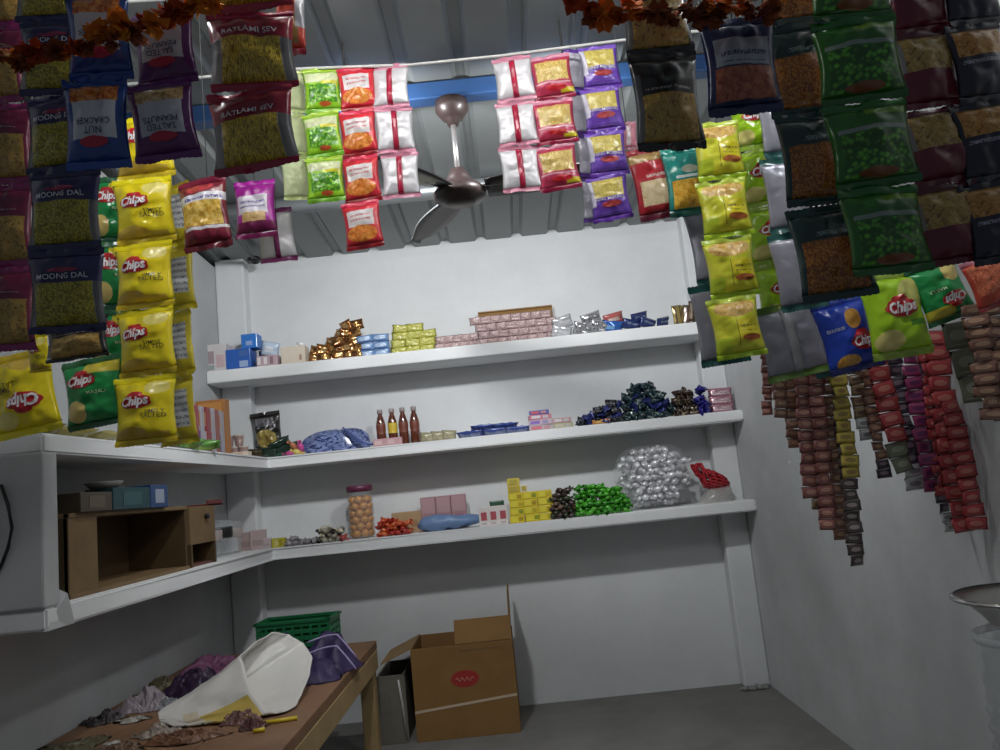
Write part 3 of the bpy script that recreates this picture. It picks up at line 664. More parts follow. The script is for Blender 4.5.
def candy_mesh(col, r=.013, seed=0, metal=0, rough=.3, name='candy'):
    rn = random.Random(seed); m = MB(); m.ico((0, 0, 0), (r * 1.15, r * .8, r * .75), 2, jit=.12)
    for sg in (-1, 1):
        n = 7; b = m.bm; base = [b.verts.new((sg * r * 1.0, r * .22 * cos(2 * pi * k / n), r * .22 * sin(2 * pi * k / n))) for k in range(n)]
        tip = [b.verts.new((sg * r * (1.75 + rn.uniform(-.2, .2)), r * (.75 if k % 2 else .45) * cos(2 * pi * k / n), r * .5 * sin(2 * pi * k / n))) for k in range(n)]
        for k in range(n): b.faces.new((base[k], base[(k + 1) % n], tip[(k + 1) % n], tip[k]))
    return m.mesh(name, mat('wrap_%.2f_%.2f_%.2f' % col, col, rough, metal=metal, coat=.4))
def heap(name, label, cat, group, meshes, x0, x1, y0, y1, z, hmax, sp, seed, prof=None, lim=70, lift=.010, sc=1.0):
    rn = random.Random(seed); cnt = 0; layer = 0
    while layer * sp * .62 < hmax and cnt < lim:
        zz = z + lift + layer * sp * .62; ins = layer * sp * .12
        x = x0 + ins + (sp * .5 if layer % 2 else 0)
        while x <= x1 - ins:
            y = y0 + ins * .6 + (sp * .3 if layer % 2 else 0)
            while y <= y1 - ins * .6 + .001:
                f = (x - x0) / max(1e-6, x1 - x0); allow = (prof(f) if prof else sin(pi * min(1, max(0, f * .9 + .05))) ** .5) * hmax
                if layer == 0 or layer * sp * .62 < allow:
                    o = link(name, meshes[rn.randrange(len(meshes))]); o.location = (x + rn.uniform(-.2, .2) * sp, y + rn.uniform(-.12, .12) * sp, zz + rn.uniform(-.002, .003))
                    o.rotation_euler = (rn.uniform(0, 6), rn.uniform(-.5, .5), rn.uniform(0, 6)); o.scale = (sc, sc, sc); tag(o, label, cat, group); cnt += 1
                    if cnt >= lim: return
                y += sp * .9
            x += sp
        layer += 1
def small_pack_mesh(key, w, h, D, base, layers=(), rough=.25, metal=0, wr=1.3, seed=1):
    sf = Surf(w, h, D, seed, seal=.06, pinch=.06, wr=wr); m = MB()
    for sd in (1, -1):
        m.grid(lambda u, v: Vector(((2 * u - 1) * sf.half(2 * v - 1), -sd * thickf(2 * u - 1, 2 * v - 1, D, seed + sd, wr, w), (2 * v - 1) * h / 2)), 10, 10)
    return m.mesh('packet', film('pack_' + key, base, list(layers), rough, None, metal), weld=.0003)
def put(name, me, label, cat, loc, rot=(0, 0, 0), sc=1, group=None):
    o = link(name, me); o.location = loc; o.rotation_euler = rot
    o.scale = (sc, sc, sc) if not hasattr(sc, '__len__') else sc
    return tag(o, label, cat, group)
def X(px, py, y=3.15): return at(px, py, y).x
YF = 3.17
# --- top shelf
k = .0042                                   # metres per pixel near the back wall
boxthing('picture_carton', 'white carton with grey pictures at the corner end of the top shelf', 'box', (X(217, 358), YF, ZT), (.092, .08, .115), (.62, .58, .58), panels=[(.12, .3, .45, .75, (.35, .28, .3)), (.55, .15, .9, .6, (.55, .4, .42)), (.15, .08, .45, .25, (.3, .36, .34))])
boxthing('blue_carton', 'wide blue carton under the small blue one on the top shelf', 'box', (X(240, 357), YF, ZT), (.10, .09, .085), (.015, .10, .42), panels=[(.55, .1, .9, .4, (.3, .4, .6)), (.55, .6, .9, .9, (.05, .12, .35))])
boxthing('blue_carton', 'small blue carton standing on top of the wide blue one', 'box', (X(250, 340), YF, ZT + .0852), (.065, .07, .06), (.02, .17, .55), panels=[(.3, .2, .7, .5, (.25, .35, .6))])
boxthing('dark_carton', 'dark navy carton tucked beside the blue cartons', 'box', (X(262, 355), YF + .04, ZT), (.05, .05, .08), (.02, .025, .07), panels=[(.2, .3, .8, .6, (.08, .08, .16))])
boxthing('pink_carton', 'low pink and white striped carton under the crumpled blue packet', 'box', (X(269, 360), YF - .02, ZT), (.085, .06, .045), (.45, .33, .36), panels=[(.05, .2, .2, .85, (.7, .66, .66)), (.35, .2, .5, .85, (.7, .66, .66)), (.65, .2, .8, .85, (.25, .14, .18))])
put('crumpled_packet', small_pack_mesh('paleblue', .075, .06, .03, (.50, .60, .72), [('r', (.2, .3, .7, .7), 'c', (.75, .8, .85))]), 'crumpled pale blue packet lying on the striped carton', 'packet', (X(270, 345), YF - .02, ZT + .075), (.3, .25, .1))
boxthing('cream_carton', 'plain cream carton beside the gold wrapper heap', 'box', (X(294, 356), YF, ZT), (.10, .07, .075), (.66, .58, .47), panels=[(.75, .2, .85, .5, (.4, .25, .2))])
put('white_candy', candy_mesh((.8, .8, .82), .014, 4, metal=.2), 'white foil wrapped sweet sitting on the cream carton', 'sweet', (X(300, 341), YF, ZT + .086), (.3, .2, .6))
gold = [small_pack_mesh('gold%d' % i, .06, .045, .022, c, [('e', (.5, .5, .25, .25), 'c', c2)], .2, .75, 1.8, i + 2) for i, (c, c2) in enumerate((((.42, .19, .06), (.70, .45, .2)), ((.22, .09, .03), (.55, .3, .1)), ((.55, .30, .10), (.2, .08, .03))))]
rn = random.Random(5)
for row in range(5):
    for col in range(6):
        if row > 1 + col * .75: continue
        i = row * 6 + col
        put('gold_packet', gold[(row * 2 + col) % 3], 'crumpled gold and brown foil packet in the heap on the top shelf', 'packet', (X(314, 350) + col * .0345 + rn.uniform(-.006, .006), YF - .012 + rn.uniform(-.008, .02), ZT + .020 + row * .031), (rn.uniform(-.4, .2), rn.uniform(-.3, .3), rn.uniform(-.6, .6)), group='gold foil packets on the top shelf')
bluep_ = small_pack_mesh('bluepk', .075, .032, .028, (.16, .28, .50), [('e', (.5, .5, .35, .28), 'c', (.40, .52, .70)), ('r', (.1, .1, .9, .2), 'c', (.05, .1, .3))], seed=3)
for r in range(3):
    for c in range(2):
        put('blue_packet', bluep_, 'blue glossy packet in the stack, %s row, %s the gold heap' % (('bottom', 'middle', 'top')[r], ('beside', 'away from')[c]), 'packet', (X(365, 350) + c * .064, YF - .005 * r, ZT + .017 + r * .031), (.05, rn.uniform(-.06, .06), rn.uniform(-.1, .1)), group='blue packets on the top shelf')
ygp = [small_pack_mesh('ygp%d' % i, .075, .034, .026, (.36, .36, .05), [('r', (.1, .15, .9, .85), 'mix', [(.25, .27, .03), (.55, .52, .12), (.65, .62, .3)])], seed=5 + i, wr=2) for i in range(2)]
for r in range(4):
    for c in range(3 if r < 3 else 2):
        put('green_packet', ygp[(r + c) % 2], 'yellow green packet in the stack beside the blue packets', 'packet', (X(398, 345) + c * .056 + r * .006, YF - .004 * r, ZT + .016 + r * .030), (.1, rn.uniform(-.08, .08), rn.uniform(-.2, .2)), group='yellow green packets on the top shelf')
pkp = [small_pack_mesh('pinkrow%d' % i, .05, .032, .026, (.34, .24, .24), [('r', (.08, .1, .92, .9), 'mix', [(.28, .16, .15), (.46, .33, .32), (.62, .5, .48)])], seed=9 + i, wr=2) for i in range(3)]
for r in range(2):
    for c in range(6 - r):
        put('pink_packet', pkp[(r * 2 + c) % 3], 'dusty pink sachet pack in the lower stack beside the yellow green packets', 'packet', (X(438, 345) + c * .034 + r * .01, YF + .01, ZT + .016 + r * .030), (.1, rn.uniform(-.05, .05), rn.uniform(-.2, .2)), group='dusty pink packs in the low stack')
for r in range(4):
    for c in range(8):
        put('pink_packet', pkp[(r * 2 + c) % 3], 'dusty pink sachet pack stacked before the brown carton flap', 'packet', (X(482, 340) + c * .0415 + (.01 if r % 2 else 0) - (.03 if r == 3 else 0), YF - .005 * r, ZT + .016 + r * .030), (.1, rn.uniform(-.05, .05), rn.uniform(-.2, .2)), group='dusty pink packs in the tall stack')
card = mat('cardboard', (.27, .15, .055), .8, spec=.15, noise_amt=.12, nscale=9)
card2 = mat('cardboard_pale', (.34, .22, .11), .85, spec=.1, noise_amt=.1, nscale=9)
t = thing('flat_carton', 'flattened brown carton leaning on the wall behind the pink packs', 'box', (X(518, 330), 3.29, ZT))
m = MB(); m.box((0, 0, .082), (.32, .012, .165), bev=.002); m.build('panel', card, t); MB().box((0, -.002, .168), (.32, .022, .005)).build('flap', card2, t)
slv = [small_pack_mesh('slv%d' % i, .075, .045, .028, (.68, .68, .70), [('r', (.04, .08, .96, .92), 'mix', [(.03, .03, .035), (.3, .3, .32), (.7, .7, .72)])] if i else [], .22, .5, 2.2, 15 + i) for i in range(2)]
for i, (px, z, lab) in enumerate(((561, .018, 'plain white foil packet lying at the end of the pink stack'), (563, .05, 'plain white foil packet on top of another one'), (583, .02, 'black and silver crumpled packet beside the white foil ones'), (592, .052, 'black and silver crumpled packet lying on others'), (600, .022, 'black and silver crumpled packet beside the blue packets'))):
    put('foil_packet', slv[0 if i < 2 else 1], lab, 'packet', (X(px, 328), YF - .02, ZT + z * 1.2 + .003), (.3, .25 * (-1) ** i, .1), sc=1.15)
bl2 = small_pack_mesh('bl2', .07, .04, .024, (.03, .12, .42), [('r', (.1, .3, .6, .6), 'c', (.2, .4, .65))], .2, .2, 2, 22)
rd2 = small_pack_mesh('rd2', .07, .036, .024, (.40, .10, .09), [('r', (.2, .3, .8, .6), 'c', (.7, .55, .5))], .25, 0, 1.5, 23)
nv2 = small_pack_mesh('nv2', .07, .034, .022, (.02, .035, .14), [('r', (.2, .5, .8, .7), 'c', (.2, .25, .4))], .2, .2, 2, 24)
for i, (px, z, me, lab) in enumerate(((612, .018, bl2, 'bright blue packet crumpled beside the black and silver ones'), (614, .046, rd2, 'red and white packet lying on the bright blue one'), (632, .018, nv2, 'navy packet in the low row, first after the bright blue'), (640, .04, nv2, 'navy packet lying on two others'), (648, .017, nv2, 'navy packet in the low row, second after the bright blue'), (663, .015, nv2, 'navy packet last in the low row before the brown upright ones'))):
    put('small_packet', me, lab, 'packet', (X(px, 325), YF - .02, ZT + z * 1.2 + .003), (.35, .2 * (-1) ** i, .15 * i), sc=1.25)
br2 = [small_pack_mesh('br2%d' % i, .035, .085, .014, c, [('r', (.2, .1, .5, .9), 'c', c2)], .22, .5, 1.6, 27 + i) for i, (c, c2) in enumerate((((.12, .07, .04), (.5, .4, .3)), ((.36, .27, .08), (.15, .1, .05)), ((.2, .13, .1), (.6, .55, .5))))]
for i in range(8):
    put('upright_sachet', br2[(1, 1, 2, 0, 2, 0, 2, 0)[i]], ('upright gold sachet', 'upright gold sachet leaning on its neighbour')[i] + ' at the end of the navy row' if i < 2 else 'upright brown foil sachet bundled at the end of the top shelf', 'sachet', (X(677, 318) + (i * .021), YF - .01 + rn.uniform(-.015, .02), ZT + .042 + (.012 if i in (3, 5, 6) else 0)), (rn.uniform(-.1, .1), rn.uniform(-.1, .35), rn.uniform(-.6, .6)), group=None if i < 2 else 'brown upright sachets')
# --- middle shelf
for i, (px, y, col, c2) in enumerate(((193, 2.62, (.35, .06, .08), (.5, .45, .5)), (199, 2.66, (.42, .40, .44), (.2, .1, .3)), (205, 2.70, (.30, .05, .06), (.55, .5, .5)), (210, 2.74, (.40, .38, .42), (.4, .1, .1)), (214, 2.78, (.32, .10, .08), (.45, .4, .4)), (219, 2.84, (.38, .36, .4), (.2, .2, .3)))):
    boxthing('incense_box', 'slim upright incense box on the side shelf, %s from the chips' % ('nearest', 'second', 'third', 'fourth', 'fifth', 'sixth')[i], 'box', (X(px, 425, y), y, ZM), (.028, .03, .17), col, group='incense boxes in a row', panels=[(.15, .05, .85, .5, c2), (.15, .6, .85, .9, (.5, .25, .12))])
boxthing('orange_carton', 'orange carton standing behind the slim incense boxes', 'box', (X(208, 400, 2.86), 2.90, ZM), (.11, .05, .22), (.42, .17, .04), panels=[(.1, .7, .9, .95, (.55, .25, .06)), (.2, .3, .8, .6, (.4, .08, .05))])
gpk = small_pack_mesh('gpk', .09, .045, .03, (.12, .32, .05), [('r', (.2, .3, .8, .7), 'c', (.35, .5, .1))], seed=33)
put('green_pouch', gpk, 'green pouch lying at the foot of the incense boxes', 'packet', (X(196, 444, 2.42), 2.5, ZM + .02), (1.0, 0, .4))
put('green_pouch', gpk, 'green pouch half hidden behind the turned chips packets', 'packet', (X(183, 440, 2.3), 2.36, ZM + .02), (1.0, .1, 1.2))
def cup(label, loc, r, h, col, group=None):
    t = thing('steel_cup', label, 'cup', loc, group)
    MB().lathe([(0, .001), (r * .7, 0), (r * .74, .004), (r, h), (r * .95, h), (r * .7, .006), (0, .006)], 18).build('cup_body', mat('cup_%.2f' % col[0], col, .3, metal=.1, noise_amt=.2, nscale=40), t)
    MB().lathe([(r * .985, h - .004), (r * 1.04, h - .001), (r * 1.04, h + .002), (r * .95, h + .002)], 18).build('rim', mat('cup_rim', (.6, .52, .48), .3), t)
for i, (px, z) in enumerate(((224, 0), (234, 0), (243, 0), (229, .045), (239, .045))):
    cup('pinkish cup in the pyramid beside the incense boxes, ' + ('first of the lower row', 'middle of the lower row', 'last of the lower row', 'first of the upper row', 'last of the upper row')[i], (X(px, 440, 3.0), 3.0, ZM + z), .019, .045, (.36, .25, .22), 'cups beside the incense boxes')
boxthing('cream_soap', 'cream soap bar box lying flat before the pinkish cups', 'box', (X(238, 452, 2.93), 2.96, ZM), (.07, .04, .022), (.72, .62, .52), panels=[(.3, .2, .7, .8, (.6, .4, .3))])
# black and gold standing bag
design('blackgold', 'standing_bag', 'bag', 'black and gold', (.02, .018, .015), [('e', (.5, .45, .36, .22), 'mix', [(.12, .08, .02), (.42, .32, .08), (.25, .16, .04)]), ('r', (.2, .75, .8, .95), 'mix', [(.03, .03, .03), (.2, .2, .22), (.05, .04, .02)])], (.02, .018, .016), D=.06, wr=2)
place('blackgold', Vector((X(266, 420, 3.24), 3.25, ZM + .099)), .125, .20, 'black and gold bag standing upright behind the dark green packets', None, lean=-.05, tilt=.1)
DES['blackgold']['protos'][0][0].name = 'standing_bag'
dg = [small_pack_mesh('dg%d' % i, .095, .05, .03, c, [('r', (.1, .2, .6, .5), 'c', c2)], .2, .3, 2.2, 40 + i) for i, (c, c2) in enumerate((((.02, .045, .03), (.10, .16, .12)), ((.03, .12, .07), (.25, .4, .3)), ((.07, .05, .02), (.3, .2, .06))))]
for i, (px, z, me, rz, ry, lab) in enumerate(((257, .02, 2, .2, .1, 'brown foil packet lying at the foot of the black bag'), (268, .022, 0, -.3, .2, 'dark green packet lying flat before the black bag'), (280, .05, 0, .5, -.4, 'dark green packet propped on the others'), (288, .026, 0, .2, -.3, 'dark green packet leaning beside the pink sweets'), (276, .012, 1, 0, 0, 'teal green packet lowest of the dark heap'))):
    put('dark_packet', dg[me], lab, 'packet', (X(px, 442), 3.135, ZM + z), (.7, ry, rz))
toy = [candy_mesh(c, .017, 50 + i) for i, c in enumerate(((.62, .08, .32), (.62, .50, .14), (.5, .2, .1)))]
for i, (px, z, lab) in enumerate(((291, .013, 'pink wrapped sweet beside the blue bundle'), (298, .013, 'yellow wrapped sweet touching the blue bundle'), (295, .038, 'orange wrapped sweet lying on the pink and yellow ones'), (302, .03, 'pink wrapped sweet topmost beside the blue bundle'))):
    put('wrapped_sweet', toy[i % 3], lab, 'sweet', (X(px, 448), 3.13, ZM + z), (.4, .3 * i, .5 * i))
# blue plastic bundle: folded film in layers
bundlem = film('bundle', (.02, .04, .20), [('r', (0, 0, 1, 1), 'sev', ((.008, .016, .10), (.22, .28, .52)))], .18)
m = MB(); cx = X(338, 448)
def bun(u, v):
    a = 2 * pi * u; e = v * pi / 2; n1 = noise.noise(Vector((cos(a) * 1.5, sin(a) * 1.5, v * 2.5)))
    r = cos(e) ** .7; z = sin(e) ** .8 * .09
    return Vector((cx + (.15 * r) * cos(a) * (1 + .12 * n1) - .02 * (1 - v), 3.2 + .075 * r * sin(a) * (1 + .1 * n1), ZM + z + .012 * sin(a * 9 + v * 5) * (1 - v) * v * 2 + .002))
m.grid(bun, 44, 12, closed=True)
t = thing('plastic_bundle', 'dark blue folded plastic bundle lying beside the bottles', 'bundle', (0, 0, 0)); m.build('bundle_body', bundlem, t, recalc=True)
m = MB()
for kx in range(7):
    pts = [Vector((cx + .03 + kx * .006 + .11 * f, 3.125 - .01 * sin(pi * f), ZM + .006 + (.082 - kx * .011) * (1 - f) ** 1.1 + .004)) for f in [i / 8 for i in range(9)]]
    m.tube(pts, .0035, 5)
m.build('fold', mat('bundle_fold', (.10, .14, .34), .2), t)
boxthing('pink_tray', 'low pinkish carton lying at the foot of the bottles', 'box', (X(389, 443), 3.125, ZM), (.115, .03, .03), (.52, .30, .32), panels=[(.05, .2, .3, .8, (.65, .45, .45)), (.5, .2, .75, .8, (.6, .42, .42))])
cola = mat('syrup', (.10, .022, .008), .1, coat=.6, spec=.6)
for i, px in enumerate((379.5, 391.5, 402.5, 414)):
    t = thing('drink_bottle', ('brown drink bottle nearest the blue bundle, red label', 'brown drink bottle with a yellow label', 'brown drink bottle between the yellow labelled and the last one', 'brown drink bottle farthest from the blue bundle')[i], 'bottle', (X(px, 435), 3.2, ZM), 'drink bottles on the middle shelf')
    MB().lathe([(0, 0), (.017, 0), (.0195, .006), (.0195, .05), (.0175, .062), (.0195, .075), (.019, .098), (.013, .122), (.009, .132), (.009, .142), (0, .142)], 18).build('glass', cola, t)
    MB().lathe([(.0198, .054), (.0186, .062), (.0201, .074), (.0199, .092), (.0192, .096)], 18).build('label', mat('blabel_y', (.62, .45, .04), .45) if i == 1 else mat('blabel_r', (.17, .045, .025), .45), t)
    MB().lathe([(.0105, .138), (.0115, .139), (.0115, .154), (.010, .156), (0, .156)], 14).build('cap', mat('cap_grey', (.30, .25, .24), .4), t)
olv = small_pack_mesh('olv', .06, .04, .024, (.30, .27, .16), [('r', (.15, .2, .85, .8), 'mix', [(.2, .18, .1), (.42, .38, .24), (.5, .45, .3)])], seed=61)
for i, (px, lab) in enumerate(((427, 'nearest the bottles'), (438, 'in the middle of three'), (449, 'nearest the flat blue packs'))):
    put('olive_packet', olv, 'olive sachet lying low, ' + lab, 'packet', (X(px, 435), 3.15, ZM + .02), (.3, .1, .1 * i), group='olive sachets')
fb = small_pack_mesh('fb', .11, .05, .022, (.03, .06, .26), [('r', (.1, .2, .9, .8), 'sev', ((.02, .04, .2), (.40, .46, .65)))], .22, .1, 1.8, 63)
for i, (px, z, lab) in enumerate(((470, .014, 'flat blue striped pack nearest the olive sachets'), (495, .014, 'flat blue striped pack in the middle of the row'), (517, .013, 'flat blue striped pack nearest the small boxes'), (484, .034, 'flat blue striped pack lying on the first two'), (505, .032, 'flat blue striped pack lying on the last two'))):
    put('flat_blue_pack', fb, lab, 'packet', (X(px, 430), 3.15, ZM + z), (1.1, 0, .1 * (i - 2)))
for i, (px, z, d, col, pc, lab) in enumerate(((540, 0, (.10, .06, .022), (.45, .40, .42), (.6, .15, .2), 'lowest box of the coloured stack, grey and pink'), (540, .0222, (.095, .06, .022), (.55, .45, .5), (.25, .15, .5), 'second box of the coloured stack, pale with violet print'), (540, .0444, (.09, .055, .02), (.60, .20, .26), (.7, .65, .7), 'third box of the coloured stack, pinkish red'), (540, .0646, (.08, .05, .018), (.12, .12, .42), (.6, .1, .12), 'topmost box of the coloured stack, blue and red'), (562, 0, (.08, .06, .022), (.42, .42, .25), (.55, .5, .4), 'lower box beside the coloured stack, olive'), (562, .0222, (.075, .055, .02), (.50, .28, .30), (.65, .6, .6), 'upper box beside the coloured stack, pink'))):
    boxthing('small_box', lab, 'box', (X(px, 420), 3.16, ZM + z), d, col, rot=.08 * ((-1) ** i), panels=[(.1, .25, .5, .8, pc), (.6, .2, .85, .8, tuple(.5 * a + .2 for a in pc))])
dk = [small_pack_mesh('dk%d' % i, .048, .04, .024, c, [('r', (.1, .55, .9, .68), 'c', c2), ('r', (.4, .1, .52, .9), 'c', c2)], .18, .3, 2.4, 70 + i) for i, (c, c2) in enumerate((((.02, .03, .16), (.06, .08, .3)), ((.02, .05, .06), (.35, .42, .38)), ((.05, .03, .02), (.38, .30, .2)), ((.015, .015, .02), (.2, .2, .22)), ((.02, .015, .22), (.1, .1, .45))))]
heap('dark_sweet_packet', 'small navy foil packet in the heap beside the coloured boxes', 'packet', 'navy foil packets in the heap', [dk[0], dk[3]], X(580, 415), X(622, 412), 3.12, 3.18, ZM, .075, .032, 81, prof=lambda f: .35 + .65 * f, lim=44, lift=.014)
heap('green_stripe_packet', 'small dark green and silver striped packet in the heap', 'packet', 'green and silver packets in the heap', [dk[1], dk[1], dk[0]], X(624, 412), X(670, 408), 3.12, 3.18, ZM, .135, .032, 82, prof=lambda f: .62 + .38 * sin(pi * min(1, f * 1.1 + .05)), lim=110, lift=.014)
heap('brown_stripe_packet', 'small brown and cream striped packet in the heap', 'packet', 'brown and cream packets in the heap', [dk[2], dk[2], dk[3]], X(675, 408), X(693, 407), 3.12, 3.18, ZM, .10, .032, 83, prof=lambda f: 1 - .2 * f, lim=34, lift=.014)
heap('blue_sweet_packet', 'small royal blue foil packet at the end of the heap', 'packet', 'royal blue foil packets', [dk[4]], X(697, 405), X(706, 405), 3.12, 3.2, ZM, .09, .034, 84, prof=lambda f: 1, lim=14, lift=.014)
boxthing('orange_strip_box', 'thin orange strip box lying under the navy packets', 'box', (X(600, 424), 3.112, ZM), (.07, .02, .018), (.55, .22, .05), panels=[(.2, .2, .8, .8, (.7, .4, .1))])
for i in range(3):
    put('pink_glitter_pack', small_pack_mesh('pg', .10, .038, .03, (.45, .22, .27), [('r', (.1, .3, .9, .7), 'mix', [(.3, .1, .14), (.6, .45, .48), (.75, .68, .7)])], .18, .4, 2, 90) if i == 0 else bpy.data.objects['pink_glitter_pack'].data, 'pink glittering pack at the shelf end, ' + ('lowest', 'middle', 'topmost')[i] + ' of three', 'packet', (X(722, 403), 3.16, ZM + .017 + i * .032), (.1, .03, 0), group='pink glitter packs')
# --- lowest shelf
gl = mat('clear_glass', (.75, .78, .8), .08, alpha=.15, spec=.6, coat=.5)
def jar(label, loc, r, h, lidc, body=gl, group=None, name='glass_jar'):
    t = thing(name, label, 'jar', loc, group)
    MB().lathe([(0, .002), (r * .92, .0), (r, .008), (r, h * .35), (r * .94, h * .45), (r, h * .55), (r, h * .82), (r * .88, h * .9), (r * .88, h)], 24).build('jar_body', body, t)
    MB().lathe([(r * .9, h * .95), (r * .98, h * .955), (r * .98, h * 1.06), (r * .9, h * 1.075), (0, h * 1.075)], 24).build('lid', mat('jlid_%.2f_%.2f' % lidc[:2], lidc, .4), t)
    return t
jy = 3.19; jx = X(361, 512, jy)
jar('clear jar of orange balls with a dark maroon lid', (jx, jy, ZB), .053, .195, (.13, .02, .06))
ob = MB().ico((0, 0, 0), .0175, 2).mesh('orange_ball', mat('orange_ball', (.58, .25, .03), .35, noise_amt=.2, nscale=60))
for lv in range(6):
    for q in range(6):
        a = 2 * pi * (q + .5 * (lv % 2)) / 6; put('orange_ball', ob, 'orange candy ball inside the maroon lidded jar', 'sweet', (jx + .032 * cos(a), jy + .032 * sin(a), ZB + .02 + lv * .0265), group='orange balls in the jar')
def hp(name, label, cat, grp, cols, px0, px1, y0, y1, hmax, sp, seed, prof=None, lim=60, r=.013, metal=0, zb=ZB, pyy=530, rough=.3):
    heap(name, label, cat, grp, [candy_mesh(c, r, seed + i, metal, rough) for i, c in enumerate(cols)], X(px0, pyy), X(px1, pyy), y0, y1, zb, hmax, sp, seed, prof, lim, lift=r * .8)
hp('grey_sweet', 'grey wrapped sweet in the small heap beside the yellow box', 'sweet', 'grey wrapped sweets', [(.30, .27, .28), (.22, .2, .22)], 290, 318, 3.12, 3.2, .03, .026, 101, lim=22)
hp('black_sweet', 'black and cream wrapped sweet in the heap before the jar', 'sweet', 'black and cream sweets', [(.04, .035, .03), (.55, .5, .38), (.3, .28, .22)], 320, 342, 3.12, 3.18, .055, .025, 102, lim=34)
hp('red_sweet', 'red wrapped sweet lying beside the orange ball jar', 'sweet', 'red sweets beside the jar', [(.40, .06, .05)], 344, 348, 3.11, 3.15, .02, .026, 103, lim=5)
hp('red_toffee', 'red orange toffee in the heap beside the orange ball jar', 'sweet', 'red orange toffees', [(.55, .07, .02), (.62, .13, .04), (.42, .03, .02)], 380, 410, 3.12, 3.18, .09, .026, 104, lim=46)
hp('brown_sweet', 'dark brown wrapped sweet in the heap beside the yellow cartons', 'sweet', 'dark brown sweets', [(.07, .045, .04), (.16, .1, .07), (.05, .06, .03)], 554, 577, 3.115, 3.18, .105, .026, 105, prof=lambda f: .9 + .1 * f, lim=70)
hp('green_sweet', 'bright green wrapped sweet in the heap beside the silver bag', 'sweet', 'bright green sweets', [(.06, .36, .02), (.10, .45, .04), (.04, .26, .02)], 578, 632, 3.115, 3.18, .115, .027, 106, prof=lambda f: (.85 + .15 * sin(f * 5)) if f < .6 else 1 - (f - .6) * 1.4, lim=190)
boxthing('tan_carton', 'tan carton lying behind the red orange toffees', 'box', (X(408, 515, 3.25), 3.26, ZB), (.13, .07, .085), (.46, .30, .16), panels=[(.6, .3, .8, .6, (.36, .2, .1))])
for i in range(3):
    boxthing('pink_box', 'pink printed box in the row behind the blue bag, ' + ('first after the toffees', 'middle one', 'nearest the white boxes')[i], 'box', (X(428.5 + i * 15.2, 505, 3.24), 3.24, ZB), (.061, .05, .135), (.40, .23, .25), group='pink printed boxes', panels=[(.08, .5, .92, .95, (.46, .28, .30)), (.2, .12, .8, .42, (.30, .14, .17))])
# blue plastic bag (soft)
m = MB(); cx = X(446, 524)
def bag(u, v):
    a = 2 * pi * u; e = (v - .5) * pi; n1 = noise.noise(Vector((cos(a) * 2, sin(a) * 2, v * 3)))
    ex = 1 + .35 * max(0, cos(a)) ** 4
    return Vector((cx + .115 * cos(e) ** .6 * cos(a) * ex * (1 + .12 * n1), 3.155 + .042 * cos(e) ** .7 * sin(a), ZB + .029 + .028 * sin(e) * (1 + .45 * n1) * (1 - .35 * max(0, cos(a)) ** 2)))
m.grid(bag, 36, 14, closed=True); tag(m.build('blue_bag', mat('blue_bag', (.16, .26, .46), .4, noise_amt=.2, nscale=20, bump=.4, bscale=30), weld=.0005), 'soft blue plastic bag lying before the pink boxes', 'bag')
for i in range(3):
    boxthing('white_box', 'small white box with a red picture, ' + ('nearest the blue bag', 'middle one of three', 'nearest the yellow cartons')[i], 'box', (X(484 + i * 9.6, 517), 3.15, ZB), (.039, .04, .075), (.72, .66, .64), group='white boxes with red pictures', panels=[(.22, .3, .8, .72, (.42, .08, .1)), (.25, .08, .75, .18, (.5, .45, .45))])
put('green_wrapper', small_pack_mesh('gw', .06, .02, .012, (.03, .10, .05), [], seed=95), 'dark green wrapper lying across the white boxes', 'wrapper', (X(497, 505), 3.15, ZB + .084), (.2, 0, 0))
rn = random.Random(8)
for r in range(4):
    for c in range(3):
        boxthing('yellow_carton', 'yellow carton in the stack, %s row, %s' % (('bottom', 'second', 'third', 'upper')[r], ('nearest the white boxes', 'in the middle', 'nearest the brown sweets')[c]), 'box', (X(517 + c * 14.5, 512) + rn.uniform(-.003, .003), 3.155, ZB + r * .0293), (.058, .06, .029), (.66, .52, .015), group='yellow cartons on the lowest shelf', panels=[(.1, .15, .55, .85, (.72, .62, .05)), (.62, .25, .9, .75, ((.42, .28, .02), (.25, .3, .03), (.5, .4, .03))[(r + c) % 3])])
for i in range(3):
    boxthing('yellow_carton', ('yellow upright carton lower on the corner of the stack', 'yellow carton topmost on the corner of the stack', 'white and yellow carton beside the topmost yellow one')[i], 'box', (X(514 if i < 2 else 524, 490), 3.155, ZB + .1175 + (.0295 if i == 1 else 0)), (.05 if i < 2 else .03, .05, .029), ((.55, .42, .03), (.60, .48, .06), (.72, .68, .5))[i], panels=[(.2, .2, .8, .8, (.45, .36, .06))])
